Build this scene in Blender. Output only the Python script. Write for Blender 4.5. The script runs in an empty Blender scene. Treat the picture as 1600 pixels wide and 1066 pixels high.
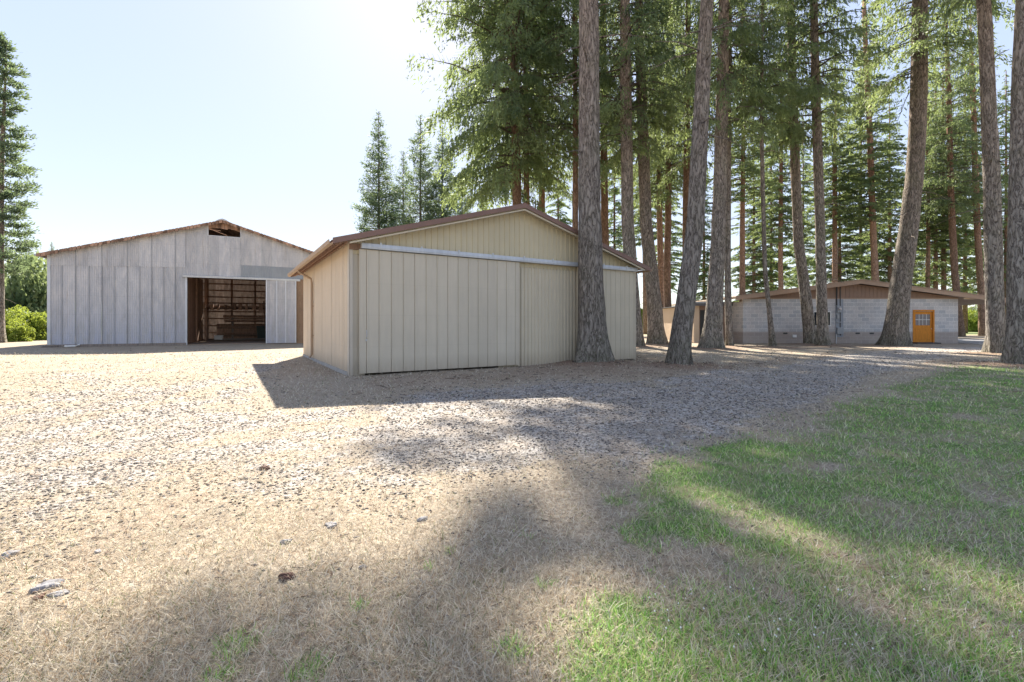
import bpy, math, random
import numpy as np
from mathutils import Vector

# ------------------------------------------------------------------ basics
F, HOR, CH = 713.0, 506.0, 1.5           # focal length and horizon of the 1600 px photograph, camera height
scene = bpy.context.scene
C = scene.collection
random.seed(7)
R = math.radians

def G(px, py, z=0.0):
    Y = F * (CH - z) / (py - HOR)
    return ((px - 800) / F * Y, Y)

def PZ(px, py, Y):
    return ((px - 800) / F * Y, CH + (HOR - py) / F * Y)

def tag(o, label=None, cat=None, group=None, kind=None):
    if label: o['label'] = label
    if cat: o['category'] = cat
    if group: o['group'] = group
    if kind: o['kind'] = kind
    return o

def empty(name, loc=(0, 0, 0), rz=0.0):
    o = bpy.data.objects.new(name, None)
    o.location = loc
    o.rotation_euler = (0, 0, rz)
    C.objects.link(o)
    return o

# ------------------------------------------------------------------ materials
class NT:
    def __init__(self, name):
        self.m = bpy.data.materials.new(name)
        self.m.use_nodes = True
        self.t = self.m.node_tree
        self.t.nodes.clear()
        self.out = self.t.nodes.new('ShaderNodeOutputMaterial')
    def n(self, typ, **kw):
        nd = self.t.nodes.new(typ)
        for k, v in kw.items():
            if k in nd.inputs.keys():
                nd.inputs[k].default_value = v
            else:
                setattr(nd, k, v)
        return nd
    def l(self, a, b):
        self.t.links.new(a, b)
    def coords(self, scale=(1, 1, 1), kind='Object'):
        tc = self.n('ShaderNodeTexCoord')
        mp = self.n('ShaderNodeMapping')
        mp.inputs['Scale'].default_value = scale
        self.l(tc.outputs[kind], mp.inputs['Vector'])
        return mp.outputs['Vector']
    def noise(self, vec, scale, detail=4, rough=0.55, dist=0.0):
        nd = self.n('ShaderNodeTexNoise')
        nd.inputs['Scale'].default_value = scale
        nd.inputs['Detail'].default_value = detail
        nd.inputs['Roughness'].default_value = rough
        nd.inputs['Distortion'].default_value = dist
        self.l(vec, nd.inputs['Vector'])
        return nd.outputs['Fac']
    def ramp(self, fac, stops):
        nd = self.n('ShaderNodeValToRGB')
        el = nd.color_ramp.elements
        while len(el) < len(stops):
            el.new(0.5)
        for e, (p, c) in zip(el, stops):
            e.position = p
            e.color = (c, c, c, 1) if isinstance(c, (int, float)) else (*c, 1)
        self.l(fac, nd.inputs['Fac'])
        return nd.outputs['Color']
    def mix(self, fac, a, b, mode='MIX'):
        nd = self.n('ShaderNodeMix', data_type='RGBA', blend_type=mode)
        for sock, v in ((nd.inputs[0], fac), (nd.inputs[6], a), (nd.inputs[7], b)):
            if isinstance(v, bpy.types.NodeSocket):
                self.l(v, sock)
            elif isinstance(v, (int, float)):
                sock.default_value = v if sock == nd.inputs[0] else (v, v, v, 1)
            else:
                sock.default_value = (*v, 1)
        return nd.outputs[2]
    def math(self, op, a, b=0.0, clamp=False):
        nd = self.n('ShaderNodeMath', operation=op)
        nd.use_clamp = clamp
        for i, v in enumerate((a, b)):
            if isinstance(v, bpy.types.NodeSocket):
                self.l(v, nd.inputs[i])
            else:
                nd.inputs[i].default_value = v
        return nd.outputs[0]
    def attr(self, name='Col'):
        nd = self.n('ShaderNodeAttribute')
        nd.attribute_name = name
        return nd
    def bump(self, h, strength=0.5, dist=0.02):
        nd = self.n('ShaderNodeBump')
        nd.inputs['Strength'].default_value = strength
        nd.inputs['Distance'].default_value = dist
        self.l(h, nd.inputs['Height'])
        return nd.outputs['Normal']
    def pbr(self, col, rough=0.7, metal=0.0, normal=None, spec=0.4):
        p = self.n('ShaderNodeBsdfPrincipled')
        for sock, v in ((p.inputs['Base Color'], col), (p.inputs['Roughness'], rough), (p.inputs['Metallic'], metal)):
            if isinstance(v, bpy.types.NodeSocket):
                self.l(v, sock)
            elif isinstance(v, (int, float)):
                sock.default_value = v
            else:
                sock.default_value = (*v, 1)
        p.inputs['Specular IOR Level'].default_value = spec
        if normal is not None:
            self.l(normal, p.inputs['Normal'])
        self.l(p.outputs[0], self.out.inputs[0])
        return p

def paint(name, col, rough=0.55, var=0.12, metal=0.0, vert=False, dirt=0.0):
    """painted or weathered surface: blotchy, streaked, dusty towards its foot"""
    t = NT(name)
    v = t.coords((1, 1, 1))
    vs = t.coords((3.0, 3.0, 0.35))
    n1 = t.noise(v, 1.3, 5)
    n2 = t.noise(vs, 4.0, 5)
    f = t.math('ADD', t.math('MULTIPLY', n1, 0.5), t.math('MULTIPLY', n2, 0.5))
    lo = [c * (1 - var * 1.6) for c in col]
    hi = [min(1, c * (1 + var)) for c in col]
    c = t.ramp(f, [(0.3, lo), (0.7, hi)])
    a = t.attr()
    c = t.mix(1.0, c, a.outputs['Color'], 'MULTIPLY')
    if dirt:
        sp = t.n('ShaderNodeSeparateXYZ')
        t.l(v, sp.inputs[0])
        h = t.math('SUBTRACT', 1.0, t.math('DIVIDE', sp.outputs[2], 0.55), True)
        h = t.math('MULTIPLY', h, t.math('MULTIPLY', n2, dirt * 1.6), True)
        c = t.mix(h, c, (0.23, 0.17, 0.11))
    fine = t.noise(v, 60, 2)
    if dirt:
        fr = t.math('FRACT', t.math('DIVIDE', t.math('ADD', sp.outputs[2], 0.1), 0.92))
        c = t.mix(t.math('MULTIPLY', t.math('LESS_THAN', fr, 0.022), t.math('MULTIPLY', n1, 0.10)), c, (0.22, 0.18, 0.14))
        st = t.noise(t.coords((7, 7, 0.25)), 1.0, 4)
        c = t.mix(t.ramp(st, [(0.58, 0.0), (0.75, 0.22)]), c, (0.34, 0.27, 0.19))
    t.pbr(c, t.ramp(n2, [(0.3, rough - 0.08), (0.7, min(1, rough + 0.15))]), metal,
          t.bump(t.math('ADD', n2, t.math('MULTIPLY', fine, 0.2)), 0.25, 0.01))
    return t.m

def mat_galv():
    t = NT('galvanised_sheet')
    v = t.coords((1, 1, 1))
    vs = t.coords((2.2, 2.2, 0.5))
    n1 = t.noise(vs, 1.6, 6, 0.6, 0.6)
    n2 = t.noise(v, 9, 4)
    f = t.math('ADD', t.math('MULTIPLY', n1, 0.75), t.math('MULTIPLY', n2, 0.25))
    c = t.ramp(f, [(0.32, (0.38, 0.38, 0.40)), (0.48, (0.47, 0.465, 0.475)), (0.62, (0.56, 0.54, 0.53)), (0.75, (0.62, 0.61, 0.61))])
    c = t.mix(1.0, c, t.attr().outputs['Color'], 'MULTIPLY')
    vr = t.coords((9, 9, 0.5))
    rs = t.ramp(t.noise(vr, 1.0, 5), [(0.60, 0.0), (0.78, 0.55)])
    c = t.mix(rs, c, (0.30, 0.22, 0.16))
    sp = t.n('ShaderNodeSeparateXYZ')
    t.l(v, sp.inputs[0])
    fz = t.math('FRACT', t.math('DIVIDE', t.math('ADD', sp.outputs[2], 0.35), 1.22))
    nail = t.math('MULTIPLY', t.math('LESS_THAN', fz, 0.018), 0.18)
    c = t.mix(nail, c, (0.2, 0.17, 0.15))
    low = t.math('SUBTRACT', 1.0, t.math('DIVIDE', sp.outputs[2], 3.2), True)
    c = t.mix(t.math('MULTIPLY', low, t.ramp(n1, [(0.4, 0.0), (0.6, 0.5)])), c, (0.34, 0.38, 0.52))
    t.pbr(c, t.ramp(n2, [(0.3, 0.42), (0.7, 0.62)]), 0.12, t.bump(n1, 0.12, 0.02))
    return t.m

def mat_bark(name, ridge, furrow, moss=0.25):
    t = NT(name)
    oi = t.n('ShaderNodeObjectInfo')
    tc = t.n('ShaderNodeTexCoord')
    ad = t.n('ShaderNodeVectorMath', operation='ADD')
    t.l(tc.outputs['Object'], ad.inputs[0])
    t.l(oi.outputs['Random'], ad.inputs[1])
    mp = t.n('ShaderNodeMapping')
    mp.inputs['Scale'].default_value = (1, 1, 0.24)
    t.l(ad.outputs[0], mp.inputs['Vector'])
    n0 = t.noise(mp.outputs[0], 8.5, 5, 0.6, 0.6)
    ridge_ = t.math('MULTIPLY', t.math('ABSOLUTE', t.math('SUBTRACT', n0, 0.5)), 5.5, True)
    n = t.noise(mp.outputs[0], 26, 6, 0.7)
    h = t.math('ADD', t.math('MULTIPLY', ridge_, 0.55), t.math('MULTIPLY', n, 0.55))
    col = t.ramp(h, [(0.26, furrow), (0.46, [a * .6 + b * .4 for a, b in zip(ridge, furrow)]), (0.9, ridge)])
    big = t.noise(ad.outputs[0], 1.1, 4)
    col = t.mix(t.ramp(big, [(0.45, 0.0), (0.7, moss)]), col, (0.20, 0.21, 0.12))
    lich = t.noise(ad.outputs[0], 22, 3)
    col = t.mix(t.ramp(lich, [(0.60, 0.0), (0.72, 0.35)]), col, (0.33, 0.33, 0.29))
    sz = t.n('ShaderNodeSeparateXYZ'); t.l(tc.outputs['Object'], sz.inputs[0])
    hi_ = t.math('MULTIPLY', t.math('DIVIDE', t.math('SUBTRACT', sz.outputs[2], 5.0), 14.0, True), 0.45, True)
    col = t.mix(hi_, col, t.mix(1.0, col, (1.12, 0.80, 0.66), 'MULTIPLY'))
    lo_ = t.math('SUBTRACT', 1.0, t.math('DIVIDE', sz.outputs[2], 1.6), True)
    col = t.mix(t.math('MULTIPLY', lo_, t.ramp(lich, [(0.45, 0.0), (0.6, 0.5)])), col, (0.17, 0.19, 0.10))
    tint = t.math('ADD', 0.8, t.math('MULTIPLY', oi.outputs['Random'], 0.4))
    hs = t.n('ShaderNodeHueSaturation')
    t.l(tint, hs.inputs['Value']); t.l(col, hs.inputs['Color'])
    t.pbr(hs.outputs[0], 0.95, 0, t.bump(h, 1.0, 0.09), 0.15)
    return t.m

def mat_leaf(name, lo, hi, trans, glow):
    t = NT(name)
    a = t.attr()
    oi = t.n('ShaderNodeObjectInfo')
    f = t.math('ADD', t.math('MULTIPLY', a.outputs['Fac'], 0.8), t.math('MULTIPLY', oi.outputs['Random'], 0.2))
    c = t.ramp(f, [(0.1, lo), (0.9, hi)])
    p = t.n('ShaderNodeBsdfPrincipled')
    t.l(c, p.inputs['Base Color'])
    p.inputs['Roughness'].default_value = 0.55
    p.inputs['Specular IOR Level'].default_value = 0.3
    tr = t.n('ShaderNodeBsdfTranslucent')
    t.l(t.mix(0.65, c, glow), tr.inputs['Color'])
    ms = t.n('ShaderNodeMixShader')
    ms.inputs[0].default_value = trans
    t.l(p.outputs[0], ms.inputs[1]); t.l(tr.outputs[0], ms.inputs[2])
    t.l(ms.outputs[0], t.out.inputs[0])
    return t.m

def mat_attr(name, rough=0.85, trans=0.0, bright=1.0):
    t = NT(name)
    a = t.attr()
    c = a.outputs['Color']
    if trans:
        p = t.n('ShaderNodeBsdfPrincipled')
        t.l(c, p.inputs['Base Color'])
        p.inputs['Roughness'].default_value = rough
        p.inputs['Specular IOR Level'].default_value = 0.25
        tr = t.n('ShaderNodeBsdfTranslucent')
        t.l(c, tr.inputs['Color'])
        ms = t.n('ShaderNodeMixShader')
        ms.inputs[0].default_value = trans
        t.l(p.outputs[0], ms.inputs[1]); t.l(tr.outputs[0], ms.inputs[2])
        t.l(ms.outputs[0], t.out.inputs[0])
    else:
        t.pbr(c, rough, 0, None, 0.3)
    return t.m

def mat_block():
    t = NT('concrete_block')
    tc = t.n('ShaderNodeTexCoord')
    sp = t.n('ShaderNodeSeparateXYZ')
    t.l(tc.outputs['Object'], sp.inputs[0])
    cb = t.n('ShaderNodeCombineXYZ')
    t.l(t.math('ADD', sp.outputs[0], sp.outputs[1]), cb.inputs[0])
    t.l(sp.outputs[2], cb.inputs[1])
    br = t.n('ShaderNodeTexBrick')
    t.l(cb.outputs[0], br.inputs['Vector'])
    br.inputs['Scale'].default_value = 1.0
    br.inputs['Brick Width'].default_value = 0.58
    br.inputs['Row Height'].default_value = 0.282
    br.inputs['Mortar Size'].default_value = 0.016
    br.inputs['Mortar Smooth'].default_value = 0.3
    br.inputs['Bias'].default_value = 0.0
    br.inputs['Color1'].default_value = (0.58, 0.56, 0.54, 1)
    br.inputs['Color2'].default_value = (0.42, 0.43, 0.445, 1)
    br.inputs['Mortar'].default_value = (0.70, 0.68, 0.65, 1)
    v = t.coords()
    n = t.noise(v, 14, 5)
    c = t.mix(0.5, br.outputs['Color'], t.ramp(n, [(0.3, 0.55), (0.7, 1.25)]), 'MULTIPLY')
    big = t.noise(v, 0.5, 4)
    c = t.mix(t.ramp(big, [(0.45, 0.0), (0.7, 0.35)]), c, (0.40, 0.33, 0.29))
    low = t.math('SUBTRACT', 1.0, t.math('DIVIDE', sp.outputs[2], 0.95), True)
    low = t.math('MULTIPLY', t.ramp(low, [(0.0, 0.0), (0.12, 0.85)]), 0.75)
    c = t.mix(low, c, (0.30, 0.23, 0.18))
    h = t.math('ADD', t.math('MULTIPLY', br.outputs['Fac'], -1.0), t.math('MULTIPLY', n, 0.3))
    t.pbr(c, 0.9, 0, t.bump(h, 0.5, 0.02), 0.2)
    return t.m

def mat_ground():
    t = NT('ground_cover')
    a = t.attr('Col')
    sp = t.n('ShaderNodeSeparateColor')
    t.l(a.outputs['Color'], sp.inputs[0])
    g = t.n('ShaderNodeNewGeometry')
    v = g.outputs['Position']
    nb = t.noise(v, 0.45, 5)
    nm = t.noise(v, 2.6, 6, 0.62)
    nf = t.noise(v, 24, 5, 0.7)
    nff = t.noise(v, 85, 3, 0.7)
    straw = t.ramp(nf, [(0.30, (0.13, 0.10, 0.075)), (0.46, (0.31, 0.25, 0.185)), (0.60, (0.49, 0.42, 0.325)), (0.75, (0.62, 0.55, 0.44))])
    straw = t.mix(t.ramp(nm, [(0.42, 0.0), (0.62, 0.55)]), straw, (0.27, 0.22, 0.16))
    vo = t.n('ShaderNodeTexVoronoi', feature='F1')
    vo.inputs['Scale'].default_value = 30
    t.l(v, vo.inputs['Vector'])
    vo2 = t.n('ShaderNodeTexVoronoi', feature='F1')
    vo2.inputs['Scale'].default_value = 9
    t.l(v, vo2.inputs['Vector'])
    st = t.n('ShaderNodeSeparateColor')
    t.l(vo.outputs['Color'], st.inputs[0])
    grav = t.ramp(st.outputs[0], [(0.0, (0.16, 0.145, 0.135)), (0.35, (0.32, 0.295, 0.27)), (0.7, (0.45, 0.42, 0.385)), (1.0, (0.56, 0.525, 0.48))])
    grav = t.mix(t.ramp(nm, [(0.40, 0.6), (0.60, 0.0)]), grav, (0.33, 0.27, 0.21))
    green = t.ramp(nf, [(0.30, (0.05, 0.09, 0.025)), (0.5, (0.12, 0.20, 0.055)), (0.72, (0.23, 0.30, 0.11))])
    green = t.mix(t.ramp(nm, [(0.46, 0.0), (0.62, 0.7)]), green, (0.32, 0.27, 0.16))
    lit = t.ramp(nff, [(0.30, (0.12, 0.08, 0.055)), (0.5, (0.25, 0.17, 0.12)), (0.72, (0.38, 0.29, 0.21))])
    def w(ch, lo, hi, amt=0.5):
        x = t.math('ADD', ch, t.math('MULTIPLY', t.math('SUBTRACT', nm, 0.5), amt * 1.6))
        x = t.math('ADD', x, t.math('MULTIPLY', t.math('SUBTRACT', nf, 0.5), amt))
        return t.ramp(x, [(lo, 0.0), (hi, 1.0)])
    c = t.mix(w(sp.outputs[2], 0.3, 0.75), straw, lit)
    c = t.mix(w(sp.outputs[1], 0.35, 0.65), c, green)
    c = t.mix(w(sp.outputs[0], 0.38, 0.62, 0.75), c, grav)
    c = t.mix(t.ramp(nb, [(0.35, 0.25), (0.65, 0.0)]), c, (0.20, 0.155, 0.10))
    h = t.math('ADD', t.math('MULTIPLY', nf, 0.5), t.math('MULTIPLY', nff, 0.25))
    h = t.math('ADD', h, t.math('MULTIPLY', t.math('MULTIPLY', vo.outputs['Distance'], sp.outputs[0]), -0.5))
    h = t.math('ADD', h, t.math('MULTIPLY', nm, 0.8))
    t.pbr(c, 0.95, 0, t.bump(h, 0.7, 0.04), 0.15)
    return t.m

def mat_fibre():
    t = NT('weathered_fibreglass_sheet')
    v = t.coords((2, 2, .5))
    c = t.ramp(t.noise(v, 2, 4), [(0.3, (0.22, 0.15, 0.12)), (0.7, (0.42, 0.34, 0.29))])
    c = t.mix(1.0, c, t.attr().outputs['Color'], 'MULTIPLY')
    p = t.n('ShaderNodeBsdfPrincipled'); t.l(c, p.inputs['Base Color']); p.inputs['Roughness'].default_value = .6
    tr = t.n('ShaderNodeBsdfTranslucent'); t.l(c, tr.inputs['Color'])
    ms = t.n('ShaderNodeMixShader'); ms.inputs[0].default_value = .05
    t.l(p.outputs[0], ms.inputs[1]); t.l(tr.outputs[0], ms.inputs[2]); t.l(ms.outputs[0], t.out.inputs[0])
    return t.m

def mat_glass(name='window_glass', col=(0.02, 0.025, 0.03)):
    t = NT(name)
    t.pbr(col, 0.08, 0, None, 0.6)
    return t.m

def mat_wood(name, col, var=0.4, dirt=0):
    t = NT(name)
    v = t.coords((6, 6, 1.0))
    n = t.noise(v, 2.5, 6, 0.6, 0.8)
    lo = [c * (1 - var) for c in col]
    hi = [min(1, c * (1 + var)) for c in col]
    c = t.ramp(n, [(0.3, lo), (0.7, hi)])
    c = t.mix(1.0, c, t.attr().outputs['Color'], 'MULTIPLY')
    t.pbr(c, 0.8, 0, t.bump(n, 0.3, 0.01), 0.2)
    return t.m

M = {
    'tan': paint('tan_painted_metal', (0.60, 0.53, 0.40), 0.5, 0.05, dirt=0.5),
    'tan_door': paint('grey_tan_door_paint', (0.585, 0.52, 0.41), 0.5, 0.05, dirt=0.5),
    'tan_side_lit': paint('side_wall_lit_tan', (0.66, 0.54, 0.40), 0.5, 0.06, dirt=0.5),  # lighter, warmer than the front: ground bounce put into the colour
    'tan_gable': paint('gable_paint', (0.58, 0.50, 0.335), 0.5, 0.05),
    'tan_trim': paint('trim_paint', (0.55, 0.47, 0.34), 0.5, 0.05),
    'white_trim': paint('corner_trim_paint', (0.56, 0.50, 0.41), 0.5, 0.06, dirt=0.4),
    'roof': paint('red_brown_roof', (0.23, 0.135, 0.105), 0.55, 0.12),
    'gutter': paint('gutter_paint', (0.42, 0.30, 0.20), 0.5, 0.08),
    'track': paint('track_metal', (0.56, 0.58, 0.60), 0.4, 0.12, 0.15),
    'galv': mat_galv(),
    'rust': paint('rusty_steel', (0.26, 0.16, 0.11), 0.85, 0.35),
    'conc': paint('concrete', (0.40, 0.38, 0.35), 0.9, 0.15),
    'block': mat_block(),
    'siding': paint('brown_siding', (0.27, 0.175, 0.125), 0.7, 0.1),
    'fascia': paint('brown_fascia', (0.36, 0.25, 0.175), 0.65, 0.1),
    'darkroof': paint('dark_roof', (0.13, 0.13, 0.135), 0.8, 0.15),
    'cream': paint('cream_paint', (0.60, 0.47, 0.34), 0.6, 0.06),
    'orange': mat_wood('varnished_orange_wood', (0.58, 0.225, 0.035), 0.22),
    'brownwood': mat_wood('old_brown_wood', (0.30, 0.185, 0.13), 0.4),
    'greywood': mat_wood('weathered_wood', (0.25, 0.21, 0.18), 0.35),
    'plywood': mat_wood('brown_plywood', (0.27, 0.18, 0.115), 0.2),
    'darkmetal': paint('dark_metal', (0.05, 0.05, 0.05), 0.5, 0.2),
    'greymetal': paint('grey_metal', (0.30, 0.32, 0.34), 0.45, 0.1, 0.2),
    'bluegrey': paint('electric_box_paint', (0.27, 0.295, 0.33), 0.5, 0.08),
    'white': paint('white_plastic', (0.78, 0.77, 0.74), 0.5, 0.05),
    'glass': mat_glass(),
    'meterglass': mat_glass('meter_glass', (0.5, 0.45, 0.45)),
    'soil': paint('dark_soil', (0.12, 0.085, 0.06), 0.95, 0.3),
    'dust': paint('dusty_floor', (0.36, 0.27, 0.20), 0.95, 0.2),
    'fibre': mat_fibre(),
    'bark': mat_bark('grey_fir_bark', (0.46, 0.405, 0.35), (0.06, 0.048, 0.04)),
    'bark_pale': mat_bark('pale_fir_bark', (0.50, 0.445, 0.39), (0.085, 0.068, 0.058), 0.2),
    'bark_warm_lit': mat_bark('warm_lit_fir_bark', (0.44, 0.30, 0.215), (0.11, 0.068, 0.048), 0.08),  # redder than the grey bark: warm bounce light put into the colour
    'leaf': mat_leaf('fir_needles', (0.045, 0.082, 0.055), (0.165, 0.225, 0.115), 0.45, (0.42, 0.50, 0.16)),
    'leaf_spire': mat_leaf('blue_green_needles', (0.05, 0.09, 0.07), (0.15, 0.20, 0.12), 0.45, (0.28, 0.36, 0.15)),
    'leaf_bush': mat_leaf('broad_leaves', (0.05, 0.10, 0.02), (0.16, 0.24, 0.05), 0.4, (0.34, 0.44, 0.05)),
    'leaf_shrub': mat_leaf('grey_green_leaves', (0.09, 0.14, 0.06), (0.27, 0.34, 0.17), 0.4, (0.42, 0.50, 0.20)),
    'leaf_bramble': mat_leaf('bramble_leaves', (0.08, 0.13, 0.02), (0.30, 0.38, 0.07), 0.4, (0.50, 0.56, 0.08)),
    'branch': mat_bark('branch_bark', (0.20, 0.16, 0.13), (0.06, 0.045, 0.035), 0.1),
    'ground': mat_ground(),
    'blade': mat_attr('grass_blades', 0.7, 0.3),
    'stone': mat_attr('gravel_stones', 0.9),
}

# ------------------------------------------------------------------ mesh builders
class MB:
    def __init__(self):
        self.v, self.f, self.c = [], [], []
    def face(self, pts, col=1.0):
        i = len(self.v)
        self.v += [tuple(p) for p in pts]
        self.f.append(tuple(range(i, i + len(pts))))
        self.c.append(col)
    def box(self, x0, x1, y0, y1, z0, z1, col=1.0):
        i = len(self.v)
        self.v += [(x, y, z) for z in (z0, z1) for y in (y0, y1) for x in (x0, x1)]
        for q in ((0, 2, 3, 1), (4, 5, 7, 6), (0, 1, 5, 4), (2, 6, 7, 3), (0, 4, 6, 2), (1, 3, 7, 5)):
            self.f.append(tuple(i + k for k in q)); self.c.append(col)
    def prism(self, poly, axis, a, b, col=1.0):
        """polygon (2-D) extruded along axis between a and b; axis 'y': poly in xz, 'x': poly in yz, 'z': poly in xy"""
        n = len(poly); i = len(self.v)
        for t in (a, b):
            for (p, q) in poly:
                self.v.append((p, t, q) if axis == 'y' else (t, p, q) if axis == 'x' else (p, q, t))
        self.f.append(tuple(i + k for k in range(n))); self.c.append(col)
        self.f.append(tuple(i + n + k for k in reversed(range(n)))); self.c.append(col)
        for k in range(n):
            self.f.append((i + k, i + (k + 1) % n, i + n + (k + 1) % n, i + n + k)); self.c.append(col)
    def bar(self, p, q, w, h=None, col=1.0):
        """rectangular bar from p to q"""
        h = h or w
        p, q = Vector(p), Vector(q)
        d = (q - p).normalized()
        up = Vector((0, 0, 1)) if abs(d.z) < 0.95 else Vector((0, 1, 0))
        s = d.cross(up).normalized() * w / 2
        u = s.cross(d).normalized() * h / 2
        i = len(self.v)
        for c in (p, q):
            self.v += [tuple(c + a * s + b * u) for a, b in ((-1, -1), (1, -1), (1, 1), (-1, 1))]
        for qd in ((0, 1, 2, 3), (7, 6, 5, 4), (0, 4, 5, 1), (1, 5, 6, 2), (2, 6, 7, 3), (3, 7, 4, 0)):
            self.f.append(tuple(i + k for k in qd)); self.c.append(col)
    def tube(self, pts, rad, n=8, col=1.0, cap=True):
        pts = [Vector(p) for p in pts]
        rad = rad if isinstance(rad, (list, tuple)) else [rad] * len(pts)
        i0 = len(self.v)
        for k, p in enumerate(pts):
            d = (pts[min(k + 1, len(pts) - 1)] - pts[max(k - 1, 0)]).normalized()
            a = Vector((1, 0, 0)) if abs(d.x) < 0.8 else Vector((0, 1, 0))
            s = d.cross(a).normalized(); u = s.cross(d)
            for j in range(n):
                t = 2 * math.pi * j / n
                self.v.append(tuple(p + (s * math.cos(t) + u * math.sin(t)) * rad[k]))
        for k in range(len(pts) - 1):
            for j in range(n):
                a = i0 + k * n + j; b = i0 + k * n + (j + 1) % n
                self.f.append((a, b, b + n, a + n)); self.c.append(col)
        if cap:
            self.f.append(tuple(i0 + j for j in reversed(range(n)))); self.c.append(col)
            e = i0 + (len(pts) - 1) * n
            self.f.append(tuple(e + j for j in range(n))); self.c.append(col)
    def sheet(self, x0, x1, zb, zt, y, prof, pitch, start=None, extra=(), panel=None, var=0.0, rnd=None, depth=0.0, lap=0.004, axis='x'):
        """ribbed sheet: profile [(dx, dy)] repeated every pitch; zb and zt are numbers or functions of x"""
        zb_ = zb if callable(zb) else (lambda x: zb)
        zt_ = zt if callable(zt) else (lambda x: zt)
        rnd = rnd or random.Random(3)
        def yat(x):
            t = ((x - (x0 if start is None else start)) % pitch)
            for (a, ya), (b, yb) in zip(prof, prof[1:] + [(pitch, prof[0][1])]):
                if a <= t <= b:
                    return ya + (yb - ya) * ((t - a) / (b - a) if b > a else 0)
            return 0.0
        xs = {x0, x1}
        s = x0 if start is None else start
        k = math.floor((x0 - s) / pitch)
        while s + k * pitch < x1:
            for dx, _ in prof:
                x = s + k * pitch + dx
                if x0 < x < x1: xs.add(round(x, 5))
            k += 1
        for e in extra:
            if x0 < e < x1: xs.add(e)
        if panel:
            k = math.ceil((x0 - s) / panel)
            while s + k * panel < x1:
                if s + k * panel > x0: xs.add(round(s + k * panel, 5))
                k += 1
        xs = sorted(xs)
        tones = {}
        for a, b in zip(xs, xs[1:]):
            if b - a < 1e-4: continue
            pid = int(math.floor(((a + b) / 2 - s) / panel)) if panel else 0
            if pid not in tones:
                tones[pid] = 1 - var + rnd.random() * 2 * var
            off = (pid % 2) * -lap if panel else 0
            if panel:
                fx = ((a + b) / 2 - s) % panel
            ya, yb = y - yat(a + 1e-6) + off, y - yat(b - 1e-6) + off
            pts = [(a, ya, zb_(a)), (b, yb, zb_(b)), (b, yb, zt_(b)), (a, ya, zt_(a))]
            if axis == 'y':
                pts = [(p[1], p[0], p[2]) for p in pts]
            self.face(pts, tones[pid])
    def mesh(self, name, mat, smooth=False):
        me = bpy.data.meshes.new(name)
        me.from_pydata(self.v, [], self.f)
        ca = me.color_attributes.new('Col', 'FLOAT_COLOR', 'CORNER')
        vals = []
        for c, f in zip(self.c, self.f):
            c4 = (c, c, c, 1) if isinstance(c, (int, float)) else (*c, 1)
            vals += list(c4) * len(f)
        ca.data.foreach_set('color', vals)
        me.materials.append(mat)
        if smooth:
            me.polygons.foreach_set('use_smooth', [True] * len(me.polygons))
        me.update()
        return me
    def build(self, name, mat, parent=None, loc=None, bevel=0.0, smooth=False):
        o = bpy.data.objects.new(name, self.mesh(name, mat, smooth))
        C.objects.link(o)
        if parent: o.parent = parent
        if loc: o.location = loc
        if bevel:
            b = o.modifiers.new('bevel', 'BEVEL'); b.width = bevel; b.segments = 2; b.limit_method = 'ANGLE'
        return o

def np_mesh(name, V, Fq, col, mat, nv=4):
    """V (n,3), Fq (m,nv) ints, col (n,3)"""
    me = bpy.data.meshes.new(name)
    me.vertices.add(len(V)); me.vertices.foreach_set('co', V.astype(np.float32).ravel())
    m = len(Fq)
    me.loops.add(m * nv); me.loops.foreach_set('vertex_index', Fq.astype(np.int32).ravel())
    me.polygons.add(m)
    me.polygons.foreach_set('loop_start', np.arange(m, dtype=np.int32) * nv)
    me.update(calc_edges=True)
    ca = me.color_attributes.new('Col', 'FLOAT_COLOR', 'POINT')
    c4 = np.ones((len(V), 4), np.float32); c4[:, :3] = col
    ca.data.foreach_set('color', c4.ravel())
    me.materials.append(mat)
    me.validate()
    return me

def vnoise(x, y, scale, seed=0):
    x = np.asarray(x, float) / scale + 100.0; y = np.asarray(y, float) / scale + 100.0
    xi = np.floor(x).astype(np.int64); yi = np.floor(y).astype(np.int64)
    fx = x - xi; fy = y - yi
    fx = fx * fx * (3 - 2 * fx); fy = fy * fy * (3 - 2 * fy)
    def h(a, b):
        n = (a * 374761393 + b * 668265263 + seed * 974711) & 0x7fffffff
        n = ((n ^ (n >> 13)) * 1274126177) & 0x7fffffff
        return ((n ^ (n >> 16)) & 0xffff) / 65535.0
    return (h(xi, yi) * (1 - fx) * (1 - fy) + h(xi + 1, yi) * fx * (1 - fy)
            + h(xi, yi + 1) * (1 - fx) * fy + h(xi + 1, yi + 1) * fx * fy)

def fbm(x, y, scale, seed=0):
    return (vnoise(x, y, scale, seed) * .5 + vnoise(x, y, scale * .5, seed + 1) * .3 + vnoise(x, y, scale * .25, seed + 2) * .2)

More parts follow.
